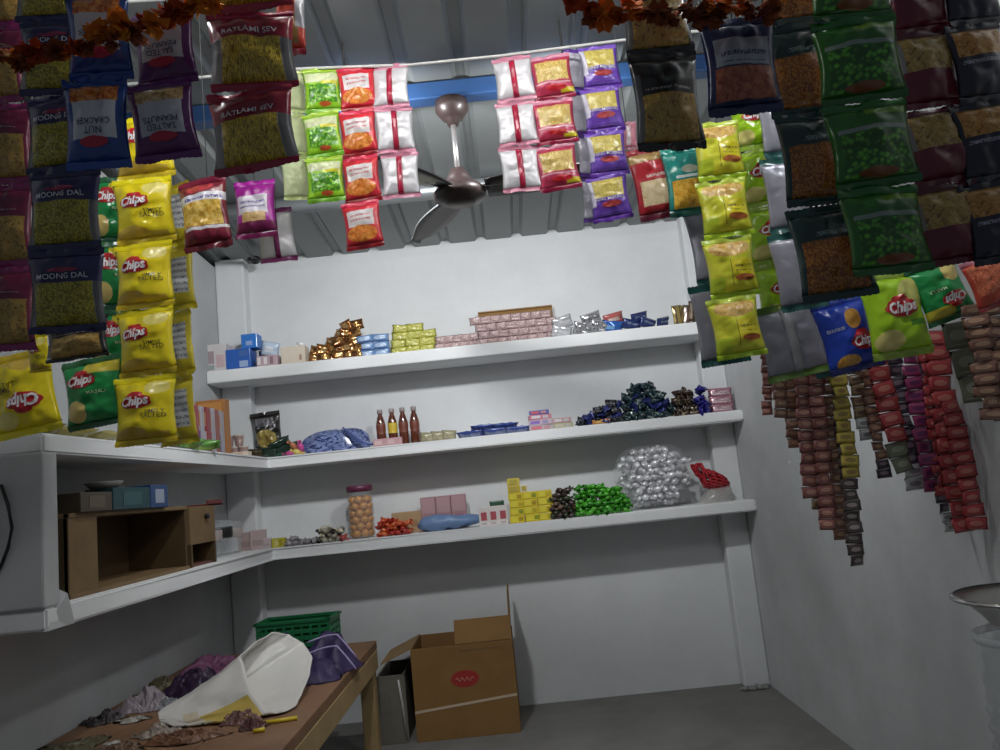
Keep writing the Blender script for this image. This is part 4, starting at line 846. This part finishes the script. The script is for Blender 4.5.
# transparent bag of silver sweets
cxb, cyb = X(653, 478, 3.2), 3.2
clearf = mat('clear_film', (.85, .86, .88), .12, alpha=.10, coat=.6)
m = MB()
def bag2(u, v):
    a = 2 * pi * u; e = (v - .5) * pi; n1 = noise.noise(Vector((cos(a) * 2, sin(a) * 2, v * 4)))
    return Vector((cxb + .155 * cos(e) ** .45 * cos(a) * (1 + .05 * n1), cyb + .088 * cos(e) ** .45 * sin(a), ZB + .128 + .127 * sin(e)))
m.grid(bag2, 32, 16, closed=True); tag(m.build('clear_bag', clearf, weld=.0005), 'big clear plastic bag bulging with silver wrapped sweets', 'bag')
sv = [candy_mesh(c, .017, 110 + i, .35, .28) for i, c in enumerate(((.86, .86, .88), (.78, .78, .8), (.66, .66, .68)))]
rn = random.Random(12); cnt = 0
for lz in range(9):
    zz = .022 + lz * .026; f = cos(((zz - .128) / .127) * pi / 2 * .93) ** .45
    for ix in range(-4, 5):
        for iy in (-1, 0, 1):
            x, y = ix * .032 + (lz % 2) * .016, iy * .05 + (lz % 2) * .01
            if (x / (.14 * f)) ** 2 + (y / (.08 * f)) ** 2 < 1 and (iy < 1):
                o = put('silver_sweet', sv[rn.randrange(3)], 'silver wrapped sweet inside the big clear bag', 'sweet', (cxb + x + rn.uniform(-.005, .005), cyb + y + rn.uniform(-.006, .006), ZB + zz), (rn.uniform(0, 6), rn.uniform(-.5, .5), rn.uniform(0, 6)), group='silver sweets in the bag')
# red netted bag
t = thing('net_bag', 'small clear bag with a red twisted top beside the silver sweets', 'bag', (X(715.5, 490), 3.17, ZB))
m = MB()
def nb(u, v):
    a = 2 * pi * u; r = (.062 * (1 - v ** 3 * .9) + .004); n1 = noise.noise(Vector((cos(a) * 2, sin(a) * 2, v * 3)))
    return Vector((r * cos(a) * (1 + .15 * n1) + .03 * v, .045 * (1 - v ** 3 * .9) * sin(a), .001 + .075 * v))
m.grid(nb, 24, 10, closed=True); m.build('bag_body', mat('clear_dull', (.6, .58, .55), .2, alpha=.45), t)
m = MB()
def nt_(u, v):
    a = 2 * pi * u; e = (v - .5) * pi; n1 = noise.noise(Vector((cos(a) * 2, sin(a) * 2, v * 5)))
    x = .066 * cos(e) ** .8 * cos(a) * (1 + .25 * n1); z = .036 * sin(e) * (1 + .2 * n1)
    return Vector((x - .008, .04 * cos(e) * sin(a), .098 + z - .35 * (x + .02) + (.03 if x < -.03 else 0) * (1 + n1)))
m.grid(nt_, 18, 9, closed=True)
o = m.build('red_net', mat('red_net', (.42, .015, .025), .35, coat=.3), t, weld=.0004); q = o.modifiers.new('w', 'WIREFRAME'); q.thickness = .009; q.use_replace = True
# --- corner of the lowest shelf: glasses, cups
for i, (px, y, r, h) in enumerate(((217, 2.62, .03, .10), (226, 2.80, .032, .12), (236, 2.9, .033, .13), (250, 3.0, .036, .12))):
    t = thing('glass_tumbler', ('clear tumbler nearest the wooden box', 'clear tumbler second from the wooden box', 'clear tumbler with a black band third from the wooden box', 'clear tumbler in the shelf corner')[i], 'tumbler', (-1.07, y, ZB), 'tumblers in the shelf corner')
    MB().lathe([(0, .001), (r * .8, 0), (r * .85, .01), (r, h), (r * .93, h), (r * .78, .012), (0, .012)], 20).build('tumbler_body', gl, t)
    MB().lathe([(r * .99, h * .5), (r * 1.03, h * .52), (r * 1.05, h * .78), (r * 1.02, h * .8)], 20).build('band', black if i == 2 else mat('band_grey', (.42, .36, .34), .4), t)
for i, (px, c, d, z) in enumerate(((247, (.40, .30, .28), (.07, .05, .07), 0), (258, (.46, .35, .34), (.06, .05, .075), 0), (266, (.5, .42, .42), (.04, .04, .04), 0))):
    boxthing('pale_carton', 'pale pinkish carton in the shelf corner, ' + ('nearest the tumblers', 'tallest one', 'small one beside the yellow box')[i], 'box', (X(px, 545, 3.13), 3.14, ZB), d, c, rot=.2, panels=[(.15, .2, .85, .5, tuple(a * .75 for a in c))])
boxthing('yellow_box', 'tiny yellow box at the corner of the lowest shelf', 'box', (X(279, 545, 3.125), 3.13, ZB), (.052, .03, .036), (.50, .45, .03), panels=[(.2, .2, .5, .8, (.6, .56, .2)), (.6, .2, .85, .8, (.35, .3, .02))])
# wooden cash box on the lowest side shelf
shaded_wood = mat('shaded_wood', (.07, .04, .014), .6, noise_amt=.25, nscale=9); wood_in = mat('wood_pale', (.185, .115, .05), .65, noise_amt=.2, nscale=11)  # panels around the openings are darker: recess shade put into the colour
t = thing('wooden_box', 'open wooden box lying on its side on the lowest side shelf', 'box', (-1.07, 2.0, ZB))
bx0, bx1, by0, by1, bh = -.095, .09, -.265, .37, .186
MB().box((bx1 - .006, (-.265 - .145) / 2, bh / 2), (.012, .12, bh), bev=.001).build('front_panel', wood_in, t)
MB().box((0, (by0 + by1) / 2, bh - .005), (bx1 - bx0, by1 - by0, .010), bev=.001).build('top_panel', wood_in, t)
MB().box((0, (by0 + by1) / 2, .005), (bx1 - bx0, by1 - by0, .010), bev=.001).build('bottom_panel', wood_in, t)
MB().box((bx0 + .005, (by0 + by1) / 2, bh / 2), (.01, by1 - by0, bh - .02)).build('back_panel', shaded_wood, t)
for yy in (by0 + .006, by1 - .006): MB().box((0, yy, bh / 2), (bx1 - bx0 - .012, .012, bh - .022)).build('side_panel', shaded_wood, t)
t = thing('wooden_drawer_box', 'small wooden box with an open drawer slot beside the open box', 'box', (-1.07, 2.49, ZB))
MB().box((0, 0, .125), (.18, .20, .115), bev=.002).build('body', wood_in, t)
for s_ in (-1, 1): MB().box((0, s_ * .094, .034), (.18, .012, .067)).build('side_panel', shaded_wood, t)
MB().box((-.084, 0, .034), (.012, .176, .067)).build('back_panel', shaded_wood, t); MB().box((0, 0, .004), (.16, .176, .008)).build('drawer', mat('drawer_red', (.12, .04, .03), .6), t)
MB().lathe([(0, 0), (.008, .002), (.009, .012), (0, .014)], 12, (.09, .02, .15), axis=(1, 0, 0)).build('knob', black, t)
t = thing('maroon_tray', 'thin maroon tray lying over the tumbler nearest the wooden box', 'tray', (-1.06, 2.60, ZB + .1827))
MB().box((0, 0, .003), (.16, .13, .006), bev=.001).build('base', mat('maroon_card', (.16, .03, .03), .6), t)
MB().box((.078, 0, .009), (.004, .13, .018)).build('rim', mat('maroon_card', (.16, .03, .03), .6), t)
for i, (y0, y1, hgt, col, pc, lab) in enumerate(((1.76, 1.90, .045, (.06, .045, .03), (.11, .09, .06), 'dark brown carton lying on the wooden box nearest the slab'), (1.905, 2.10, .055, (.012, .05, .06), (.03, .085, .10), 'long dark teal carton lying on the wooden box'), (2.105, 2.21, .062, (.02, .055, .15), (.28, .32, .40), 'blue carton with white marks on the wooden box'))):
    tt = thing('lying_carton', lab, 'box', (-1.0, (y0 + y1) / 2, ZB + .1862)); MB().box((0, 0, hgt / 2), (.07, y1 - y0, hgt), bev=.002).build('body', mat('lc%d' % i, col, .5), tt)
    MB().box((.0354, 0, hgt * .5), (.0012, (y1 - y0) * .5, hgt * .6)).build('printed_panel', mat('lcp%d' % i, pc, .5), tt)
MB_ = MB(); MB_.lathe([(0, 0), (.03, 0), (.045, .014), (.043, .016), (.028, .003), (0, .003)], 20)
tag(MB_.build('small_bowl', mat('bowl_grey', (.2, .2, .19), .5), loc=(-1.0, 1.93, ZB + .2415)), 'small grey bowl standing on the long teal carton', 'bowl')
# things lying on top of the side shelf, under the hanging chips
olp = small_pack_mesh('olp', .12, .06, .03, (.30, .26, .06), [('r', (.2, .2, .8, .8), 'mix', [(.1, .08, .03), (.36, .3, .08), (.2, .2, .08)])], seed=120)
for i, y in enumerate((1.66, 1.80, 1.95)):
    put('lying_packet', olp, ('olive packet lying on the side shelf directly over the slab', 'olive packet lying second on the side shelf', 'olive packet lying third on the side shelf')[i], 'packet', (-1.01, y, ZM + .018), (1.35, 0, .9 + i * .3))
put('lying_packet', small_pack_mesh('rdl', .07, .05, .025, (.45, .05, .04), [], seed=121), 'red packet lying behind the lowest yellow chips', 'packet', (-1.0, 2.08, ZM + .016), (1.3, 0, .4))

# ---------------------------------------------------------------- table and its load
TZ = .386
twood = mat('table_wood', (.235, .125, .065), .55, noise_amt=.3, nscale=8, bump=.15, bscale=30); tedge = mat('table_edge', (.36, .25, .115), .6, noise_amt=.2, nscale=10)
t = thing('wooden_table', 'low brown wooden table along the side wall', 'table', (-.86, 2.12, 0))
xa, xb_, ya, yb_ = -.315, .325, -.9, .775
for i in range(3):
    w = (xb_ - xa) / 3
    MB().box((xa + w * (i + .5), (ya + yb_) / 2, TZ - .015), (w - .003, yb_ - ya, .03), bev=.003).build('top_board', twood, t)
MB().box((xb_ - .012, (ya + yb_) / 2, TZ - .062), (.024, yb_ - ya - .02, .064), bev=.002).build('apron', tedge, t)
MB().box(((xa + xb_) / 2, yb_ - .02, TZ - .062), (xb_ - xa - .06, .024, .064), bev=.002).build('apron', tedge, t)
for lx in (xa + .03, xb_ - .03):
    for ly in (ya + .05, yb_ - .06): MB().box((lx, ly, (TZ - .03) / 2), (.05, .05, TZ - .03), bev=.003).build('leg', tedge, t)
# white sack
sackm = film('sack', (.62, .60, .56), [('r', (.14, .45, .29, .95), 'c', (.52, .38, .08)), ('r', (.11, .28, .25, .45), 'c', (.58, .5, .36))], .6)
MOUTH = [at(*p) for p in ((240, 655, 2.12), (246, 675, 2.06), (254, 694, 2.02), (268, 712, 1.99), (284, 716, 2.0), (296, 708, 2.05), (304, 692, 2.13), (311, 674, 2.22), (313, 658, 2.28), (303, 643, 2.32), (290, 634, 2.32), (272, 632, 2.28), (256, 641, 2.21))]
TAIL = at(165, 722, 2.0); TAIL.z = TZ + .03
MC = sum(MOUTH, Vector()) / len(MOUTH)
def ringp(u):
    k = u * len(MOUTH); i = int(k) % len(MOUTH); f = k - int(k); f = f * f * (3 - 2 * f) * .5 + f * .5
    return MOUTH[i].lerp(MOUTH[(i + 1) % len(MOUTH)], f)
def sack(u, v):
    q = ringp(u); d = q - MC; s = v; a = 2 * pi * u
    c = TAIL.lerp(MC, s) + Vector((0, 0, -.02 * sin(pi * s)))
    k = .16 + .84 * min(1, s * 1.02) ** .95 + .06 * sin(pi * s)
    n1 = noise.noise(Vector((cos(a) * 1.6, sin(a) * 1.6, s * 3.5))); n2 = abs(noise.noise(Vector((cos(a) * 3.4, sin(a) * 3.4, s * 4 + 3)))); n3 = noise.noise(Vector((u * 30, s * 2.5, 1)))
    p = c + d * k * (1 + (.12 * n1 - .14 * n2 + .04 * n3) * (1 - .6 * s ** 4))
    p.z = max(p.z, TZ + .004 + .002 * (1 + sin(a * 5)))
    return p
m = MB(); g = m.grid(sack, 72, 34, closed=True)
m.bm.faces.new(g[0])
o = m.build('white_sack', sackm, recalc=False); tag(o, 'white woven sack with a yellow print gaping open on the table', 'sack')
q = o.modifiers.new('t', 'SOLIDIFY'); q.thickness = .003; q.offset = -1
# crumpled heaps on the table
def crumple(name, label, cat, c, rx, ry, h, m_, seed, rough=.35, k=1.0, nu=64, nv=20):
    m = MB()
    def fn(u, v):
        a = 2 * pi * u; r = 1 - v ** 1.15; x, y = cos(a) * r, sin(a) * r
        n1 = noise.noise(Vector((x * 1.8 + seed, y * 1.8, seed * 2))); n2 = abs(noise.noise(Vector((x * 3.6 + seed, y * 3.6, seed)))); n3 = abs(noise.noise(Vector((x * 8 - seed, y * 8, seed * 1.3))))
        e = 1 + .40 * noise.noise(Vector((cos(a) * 1.7 + seed, sin(a) * 1.7, 5))) + .12 * noise.noise(Vector((cos(a) * 5 + seed, sin(a) * 5, 9)))
        z = h * (1 - r ** 3) * (.80 + .7 * n1) - h * rough * (1.1 * n2 + .45 * n3) * (1 - r ** 6)
        w = .10 * noise.noise(Vector((x * 4, y * 4, seed + 3))) * (1 - r ** 4)
        return Vector((rx * (x * e + w), ry * (y * e - w), max(.0015, z)))
    g = m.grid(fn, nu, nv, closed=True); m.bm.faces.new(g[0][::-1])
    o = m.build(name, m_, weld=.0002, loc=c, recalc=True)
    for p in o.data.polygons: p.use_smooth = k < 1.2
    return tag(o, label, cat)
purple = mat('purple_plastic', (.028, .016, .07), .6, coat=0, noise_amt=.3, nscale=18)
c = at(330, 668, 2.45); crumple('purple_sheet', 'crumpled dark purple plastic sheet behind the white sack mouth', 'plastic sheet', (-.67, 2.46, TZ), .16, .20, .125, purple, 3.3, .42)
crumple('pink_sheet', 'crumpled mauve plastic sheet near the wall behind the sack', 'plastic sheet', (-1.0, 2.58, TZ), .12, .14, .06, mat('mauve', (.15, .05, .11), .6, noise_amt=.2, nscale=14), 7.1, .4)
crumple('dark_bag', 'crumpled black purple bag between the mauve sheet and the sack', 'bag', (-.97, 2.36, TZ), .10, .09, .075, mat('darkbag', (.025, .01, .035), .5), 1.7, .5)
m = MB()
for s_ in range(2):
    pts = [Vector((-.64 + .14 * f, 2.36 - .015 * s_ + .02 * sin(f * 3), TZ + .105 - .03 * s_ - .14 * max(0, f - .6) + .012 * sin(pi * f))) for f in [i / 10 for i in range(11)]]
    m.tube(pts, .003, 6)
tag(m.build('lilac_string', mat('lilac', (.30, .25, .45), .4)), 'pale lilac cord trailing over the purple sheet', 'string')
# green crate
grn = mat('green_plastic', (.012, .16, .055), .4, noise_amt=.25, nscale=40)
t = thing('green_crate', 'green plastic crate at the far end of the table', 'crate', (-.785, 2.80, TZ), rot=(0, 0, -.05)); t.scale = (.95, .95, .86)
MB().box((0, 0, .006), (.27, .14, .012), bev=.002).build('base', grn, t)
for s_ in (-1, 1):
    m = MB()
    for i in range(5): m.box((0, s_ * .068, .018 + i * .026), (.27, .006, .016))
    for i in range(9): m.box((-.13 + i * .0325, s_ * .068, .065), (.008, .007, .13))
    m.build('long_side', grn, t); m = MB()
    for i in range(5): m.box((s_ * .132, 0, .018 + i * .026), (.006, .13, .016))
    for i in range(5): m.box((s_ * .132, -.06 + i * .03, .065), (.007, .008, .13))
    m.build('short_side', grn, t)
MB().box((0, -.068, .134), (.28, .014, .01)).box((0, .068, .134), (.28, .014, .01)).box((.134, 0, .134), (.014, .15, .01)).box((-.134, 0, .134), (.014, .15, .01)).build('rim', grn, t)
MB().box((0, 0, .07), (.245, .12, .1), bev=.02).build('liner', mat('green_cloth', (.015, .13, .05), .8, bump=.8, bscale=60), t)
# litter on the table
lit = [('crumpled pale pink and silver wrapper near the wall', (-1.06, 2.22), .075, .06, .06, (.42, .36, .40)), ('crumpled dark wrapper beside the pink and silver one', (-1.12, 2.12), .05, .045, .035, (.06, .05, .05)),
       ('crumpled olive wrapper near the mauve sheet', (-1.12, 2.46), .045, .05, .035, (.12, .11, .05)), ('flat whitish wrapper beside the pink and silver one', (-1.03, 2.10), .045, .03, .012, (.5, .48, .42)),
       ('brown wrapper heap in front of the sack', (-.80, 1.88), .10, .05, .03, (.24, .11, .055)), ('reddish crumpled wrapper under the sack edge', (-.71, 1.98), .05, .035, .04, (.32, .18, .16)),
       ('beige wrapper scraps at the sack tail', (-.90, 1.95), .05, .04, .025, (.42, .34, .28)), ('olive litter along the wall at the near table end', (-1.08, 1.88), .08, .10, .02, (.13, .115, .06)),
       ('crumpled brown paper near the table front', (-.94, 1.84), .06, .04, .025, (.2, .12, .07)), ('small white scrap at the near table end', (-.98, 1.90), .025, .02, .012, (.62, .6, .55)),
       ('dark twisted wrapper beside the yellow straws', (-.66, 1.92), .035, .03, .03, (.16, .07, .06)), ('grey silver scrap behind the sack tail', (-.98, 2.2), .05, .04, .03, (.34, .35, .37)), ('tan wrapper between olive wrapper and dark bag', (-1.10, 2.30), .04, .04, .05, (.25, .19, .12))]
for i, (lab, xy, rx, ry, h, col) in enumerate(lit):
    crumple('crumpled_wrapper', lab, 'wrapper', (xy[0], xy[1], TZ), rx, ry, h * .8, mat('lit%d' % i, tuple(x * .8 for x in col), .5, noise_amt=.3, nscale=30, coat=.1), 11.3 + i * 3.7, .75, 1.5)
yl = mat('straw_yellow', (.70, .52, .03), .4)
m = MB(); a, b = at(262, 730, 1.93), at(296, 727, 1.93); m.tube([Vector((a.x, 1.93, TZ + .005)), Vector((b.x, 1.945, TZ + .005))], .005, 8); tag(m.build('yellow_straw', yl), 'long yellow straw lying before the sack mouth', 'straw')
m = MB(); m.tube([Vector((a.x + .0, 1.87, TZ + .005)), Vector((a.x + .025, 1.875, TZ + .005))], .005, 8); tag(m.build('yellow_straw', yl), 'short yellow straw stub beside the long straw', 'straw')

# ---------------------------------------------------------------- cartons on the floor
cx0, cx1, cy0, cy1, ch = -.432, -.055, 2.98, 3.27, .325
t = thing('cardboard_carton', 'open brown cardboard carton with a red oval mark on the floor', 'carton', ((cx0 + cx1) / 2, (cy0 + cy1) / 2, 0))
w, d = cx1 - cx0, cy1 - cy0
MB().box((0, -d / 2 + .003, ch / 2), (w, .006, ch), bev=.001).build('front_panel', card, t); MB().box((0, d / 2 - .003, ch / 2), (w, .006, ch)).build('back_panel', card, t)
for s_ in (-1, 1): MB().box((s_ * (w / 2 - .003), 0, ch / 2), (.006, d - .012, ch)).build('side_panel', card, t)
MB().box((0, 0, .004), (w - .012, d - .012, .006)).build('bottom_panel', card, t)
MB().box((.082, -d / 2 + .035, ch + .04), (w * .56, .005, .09), rot=Matrix.Rotation(radians(-28), 3, 'X')).build('flap', card, t)
MB().box((w / 2 - .003, .01, ch + .085), (.006, d * .7, .17), rot=Matrix.Rotation(radians(2), 3, 'Y')).build('flap', card, t)
o = MB().box((-w / 2 - .055, 0, ch - .02), (.13, d * .9, .005), rot=Matrix.Rotation(radians(-22), 3, 'Y')).build('flap', card2, t)
class Flat:
    def z(s, x, z): return 0
m = MB(); n = 32; b = m.bm; vs = [b.verts.new((.004 + .052 * cos(2 * pi * i / n), -d / 2 - .0008, .205 + .030 * sin(2 * pi * i / n))) for i in range(n)]; b.faces.new(vs)
bo = m.build('printed_mark', mat('carton_red', (.36, .028, .022), .7), t)
m = MB(); m.tube([Vector((-.03 + .065 * f, -d / 2 - .0016, .203 + .006 * sin(f * 22))) for f in [i / 24 for i in range(25)]], .0022, 4); m.build('scribble', mat('carton_pink', (.55, .2, .16), .7), bo)
m = MB(); m.box((0, -d / 2 - .0008, .118), (w * 1.0, .0012, .009), rot=Matrix.Rotation(radians(-4.5), 3, 'Y')); m.build('tape', mat('tape', (.58, .46, .34), .4), t)
m = MB(); m.box((-.03, -d / 2 - .0006, ch - .04), (.0015, .0008, .07)); m.box((.07, -d / 2 - .0006, ch - .02), (.16, .0008, .004)); m.build('crease', mat('crease', (.2, .12, .05), .8), t)
t = thing('grey_carton', 'greyish open carton between the table leg and the brown carton', 'carton', (-.515, 3.12, 0))
gcard = mat('grey_card', (.17, .155, .125), .8, noise_amt=.2, nscale=10)
w2, d2, h2 = .10, .26, .24
m = MB(); m.box((0, -d2 / 2, h2 / 2), (w2, .005, h2), bev=.001)
for i in range(6): m.box((-w2 / 2 + .012 + i * .018, -d2 / 2 - .003, h2 / 2), (.004, .002, h2 * .96))
m.build('front_panel', gcard, t)
MB().box((0, d2 / 2, h2 / 2), (w2, .005, h2)).build('back_panel', gcard, t)
for s_ in (-1, 1): MB().box((s_ * (w2 / 2 - .003), 0, h2 / 2), (.005, d2 - .006, h2)).build('side_panel', gcard, t)
MB().tube([(w2 / 2 - .02, -d2 / 2 - .006, h2 * .93), (w2 / 2 - .012, -d2 / 2 - .006, h2 * .6), (w2 / 2 - .004, -d2 / 2 - .006, .02)], .004, 6).build('white_edge', mat('white_edge', (.5, .5, .48), .6), t)
MB().box((-w2 / 2 - .02, -.02, h2 - .03), (.004, d2 * .8, .07), rot=Matrix.Rotation(radians(35), 3, 'Y')).build('flap', card2, t)

# ---------------------------------------------------------------- glass jar with a wide steel bowl, right
jw = at(1000, 640, 1.2); jx_, jy_ = jw.x + .060, 1.2
zc = .30
b = MB(); b.box((.745, 1.16, zc / 2), (.39, .5, zc), bev=.01); tag(b.build('counter_block', plaster), 'low plastered counter block under the big clear container', 'counter')
t = thing('clear_container', 'big clear ribbed plastic container by the wall under the steel bowl', 'container', (jx_, jy_, zc))
zt = at(1000, 630, 1.2).z - zc
r = .085
prof = [(0, .002), (r * .95, .0), (r, .01)]
zz = .02
while zz < zt * .62:
    prof += [(r * .985, zz), (r * 1.03, zz + .007), (r * .985, zz + .014)]; zz += .026
prof += [(r, zt * .66), (r * .97, zt * .70), (r, zt * .74), (r * 1.0, zt * .9), (r * .93, zt * .97), (r * .8, zt)]
MB().lathe(prof, 32).build('container_body', mat('container_clear', (.62, .68, .70), .10, alpha=.36, spec=.9, coat=1), t)
MB().lathe([(r * 1.0, zt * .935), (r * 1.05, zt * .94), (r * 1.05, zt * .97), (r * .99, zt * .975)], 32).build('ring', mat('ring_clear', (.7, .74, .76), .1, alpha=.5, spec=.8), t)
t = thing('steel_bowl', 'wide rimmed steel bowl set on the clear container', 'bowl', (jx_, jy_, zc + zt))
st = mat('bowl_steel', (.62, .61, .59), .32, metal=1)
MB().lathe([(0, .001), (.05, .0), (.062, .006), (.074, .022), (.086, .034), (.105, .042), (.107, .045), (.104, .047), (.083, .040), (.068, .026), (.05, .006), (0, .005)], 40).build('bowl_body', st, t)
MB().lathe([(.103, .041), (.1085, .0425), (.109, .0465), (.104, .0485)], 40).build('rim', mat('rim_steel', (.6, .6, .6), .2, metal=1), t)
# inside the clear container: folded packets
bp_ = small_pack_mesh('inb', .08, .06, .03, (.06, .16, .16), [('r', (.1, .3, .9, .6), 'c', (.3, .4, .4))], .3, .2, 2, 130)
for i in range(4):
    put('packed_sachet', bp_, 'dark teal packet inside the big clear container', 'packet', (jx_ + .02 * cos(i * 2), jy_ + .02 * sin(i * 2), zc + .05 + i * .055), (.4, .2 * i, i * 1.1), group='packets in the clear container')

# ---------------------------------------------------------------- plaster crumbs at the foot of the far pillar
rn = random.Random(2)
m = MB()
for i in range(26):
    s_ = rn.uniform(.004, .013); m.ico((.80 + rn.uniform(0, .12), 3.235 - rn.uniform(0, .03), s_ * .6), (s_, s_, s_ * .7), 1, jit=.5)
tag(m.build('plaster_rubble', mat('rubble', (.30, .31, .29), .9, noise_amt=.3, nscale=60)), 'crumbled plaster scattered at the foot of the far corner pillar', 'rubble', kind='stuff')

# ---------------------------------------------------------------- lamps
t = thing('fill_tube', 'unseen white tube lamp under the roof, kept as front fill', 'lamp', (-.05, 1.13, roofz(1.3) - .09))  # tube out of view, kept as fill for the front packets
MB().box((0, 0, .03), (1.0, .05, .04), bev=.006).build('housing', white, t)
MB().tube([(-.47, 0, -.005), (.47, 0, -.005)], .013, 12).build('tube', mat('tube_glow', (.9, .9, .9), .4, emit=30), t)
for s_ in (-1, 1): MB().box((s_ * .48, 0, 0), (.02, .035, .05), bev=.003).build('end_cap', white, t)
MB().tube([(-.4, 0, .05), (-.4, 0, .1)], .003, 6).tube([(.4, 0, .05), (.4, 0, .1)], .003, 6).build('hanger', steel, t)
for (p, e, lab) in (((-.66, 1.14, roofz(1.14) - .16), 2.3, 'added unseen to brighten the yellow chips column'), ((.66, 1.14, roofz(1.14) - .16), 3.4, 'added unseen to brighten the yellow noodle column'), (tuple(at(347, 100, 1.84)), 7.6, 'hidden behind the red packets on the rope'), (tuple(at(566, 82, 1.84)), 6.7, 'hidden behind the pink sev packets on the rope')):  # front pair added to brighten packets; rear pair splits one inferred lamp
    t = thing('room_and_fill_bulb', 'white round lamp bulb ' + lab, 'lamp', p); hz = roofz(p[1]) - p[2]
    MB().lathe([(0, -.032), (.012, -.030), (.022, -.018), (.024, -.004), (.018, .012), (0, .013)], 18).build('globe', mat('bulb_glow', (.9, .9, .9), .4, emit=6), t)
    MB().lathe([(.018, .012), (.015, .03), (.012, .031), (.012, .06), (0, .061)], 16).build('holder', white, t)
    MB().tube([(0, 0, .06), (0, 0, hz)], .003, 6).build('wire', mat('thread_grey', (.10, .10, .10), .8), t)
    rear = p[1] > 1.5
    l = bpy.data.lights.new('bulb_lamp', 'AREA' if rear else 'POINT'); l.energy = e; l.color = (.96, .98, 1)
    if rear: l.shape = 'DISK'; l.size = .09
    else: l.shadow_soft_size = .05
    o = bpy.data.objects.new('bulb_lamp', l); COL.objects.link(o)
    if rear: o.location = (p[0], p[1] + .045, p[2] - .01); o.rotation_euler = Vector((0, .91, -.41)).to_track_quat('-Z', 'Y').to_euler()
    else: o.location = (p[0], p[1], p[2] - .09)
wd = bpy.data.worlds.new('world'); S.world = wd; wd.use_nodes = True
bg = wd.node_tree.nodes['Background']; bg.inputs[0].default_value = (.75, .85, 1, 1); bg.inputs[1].default_value = .085
vs = S.view_settings; vs.view_transform = 'Standard'; vs.look = 'None'; vs.gamma = 1; vs.use_curve_mapping = False; vs.exposure = .22
S.cycles.max_bounces = 8; S.cycles.transparent_max_bounces = 16
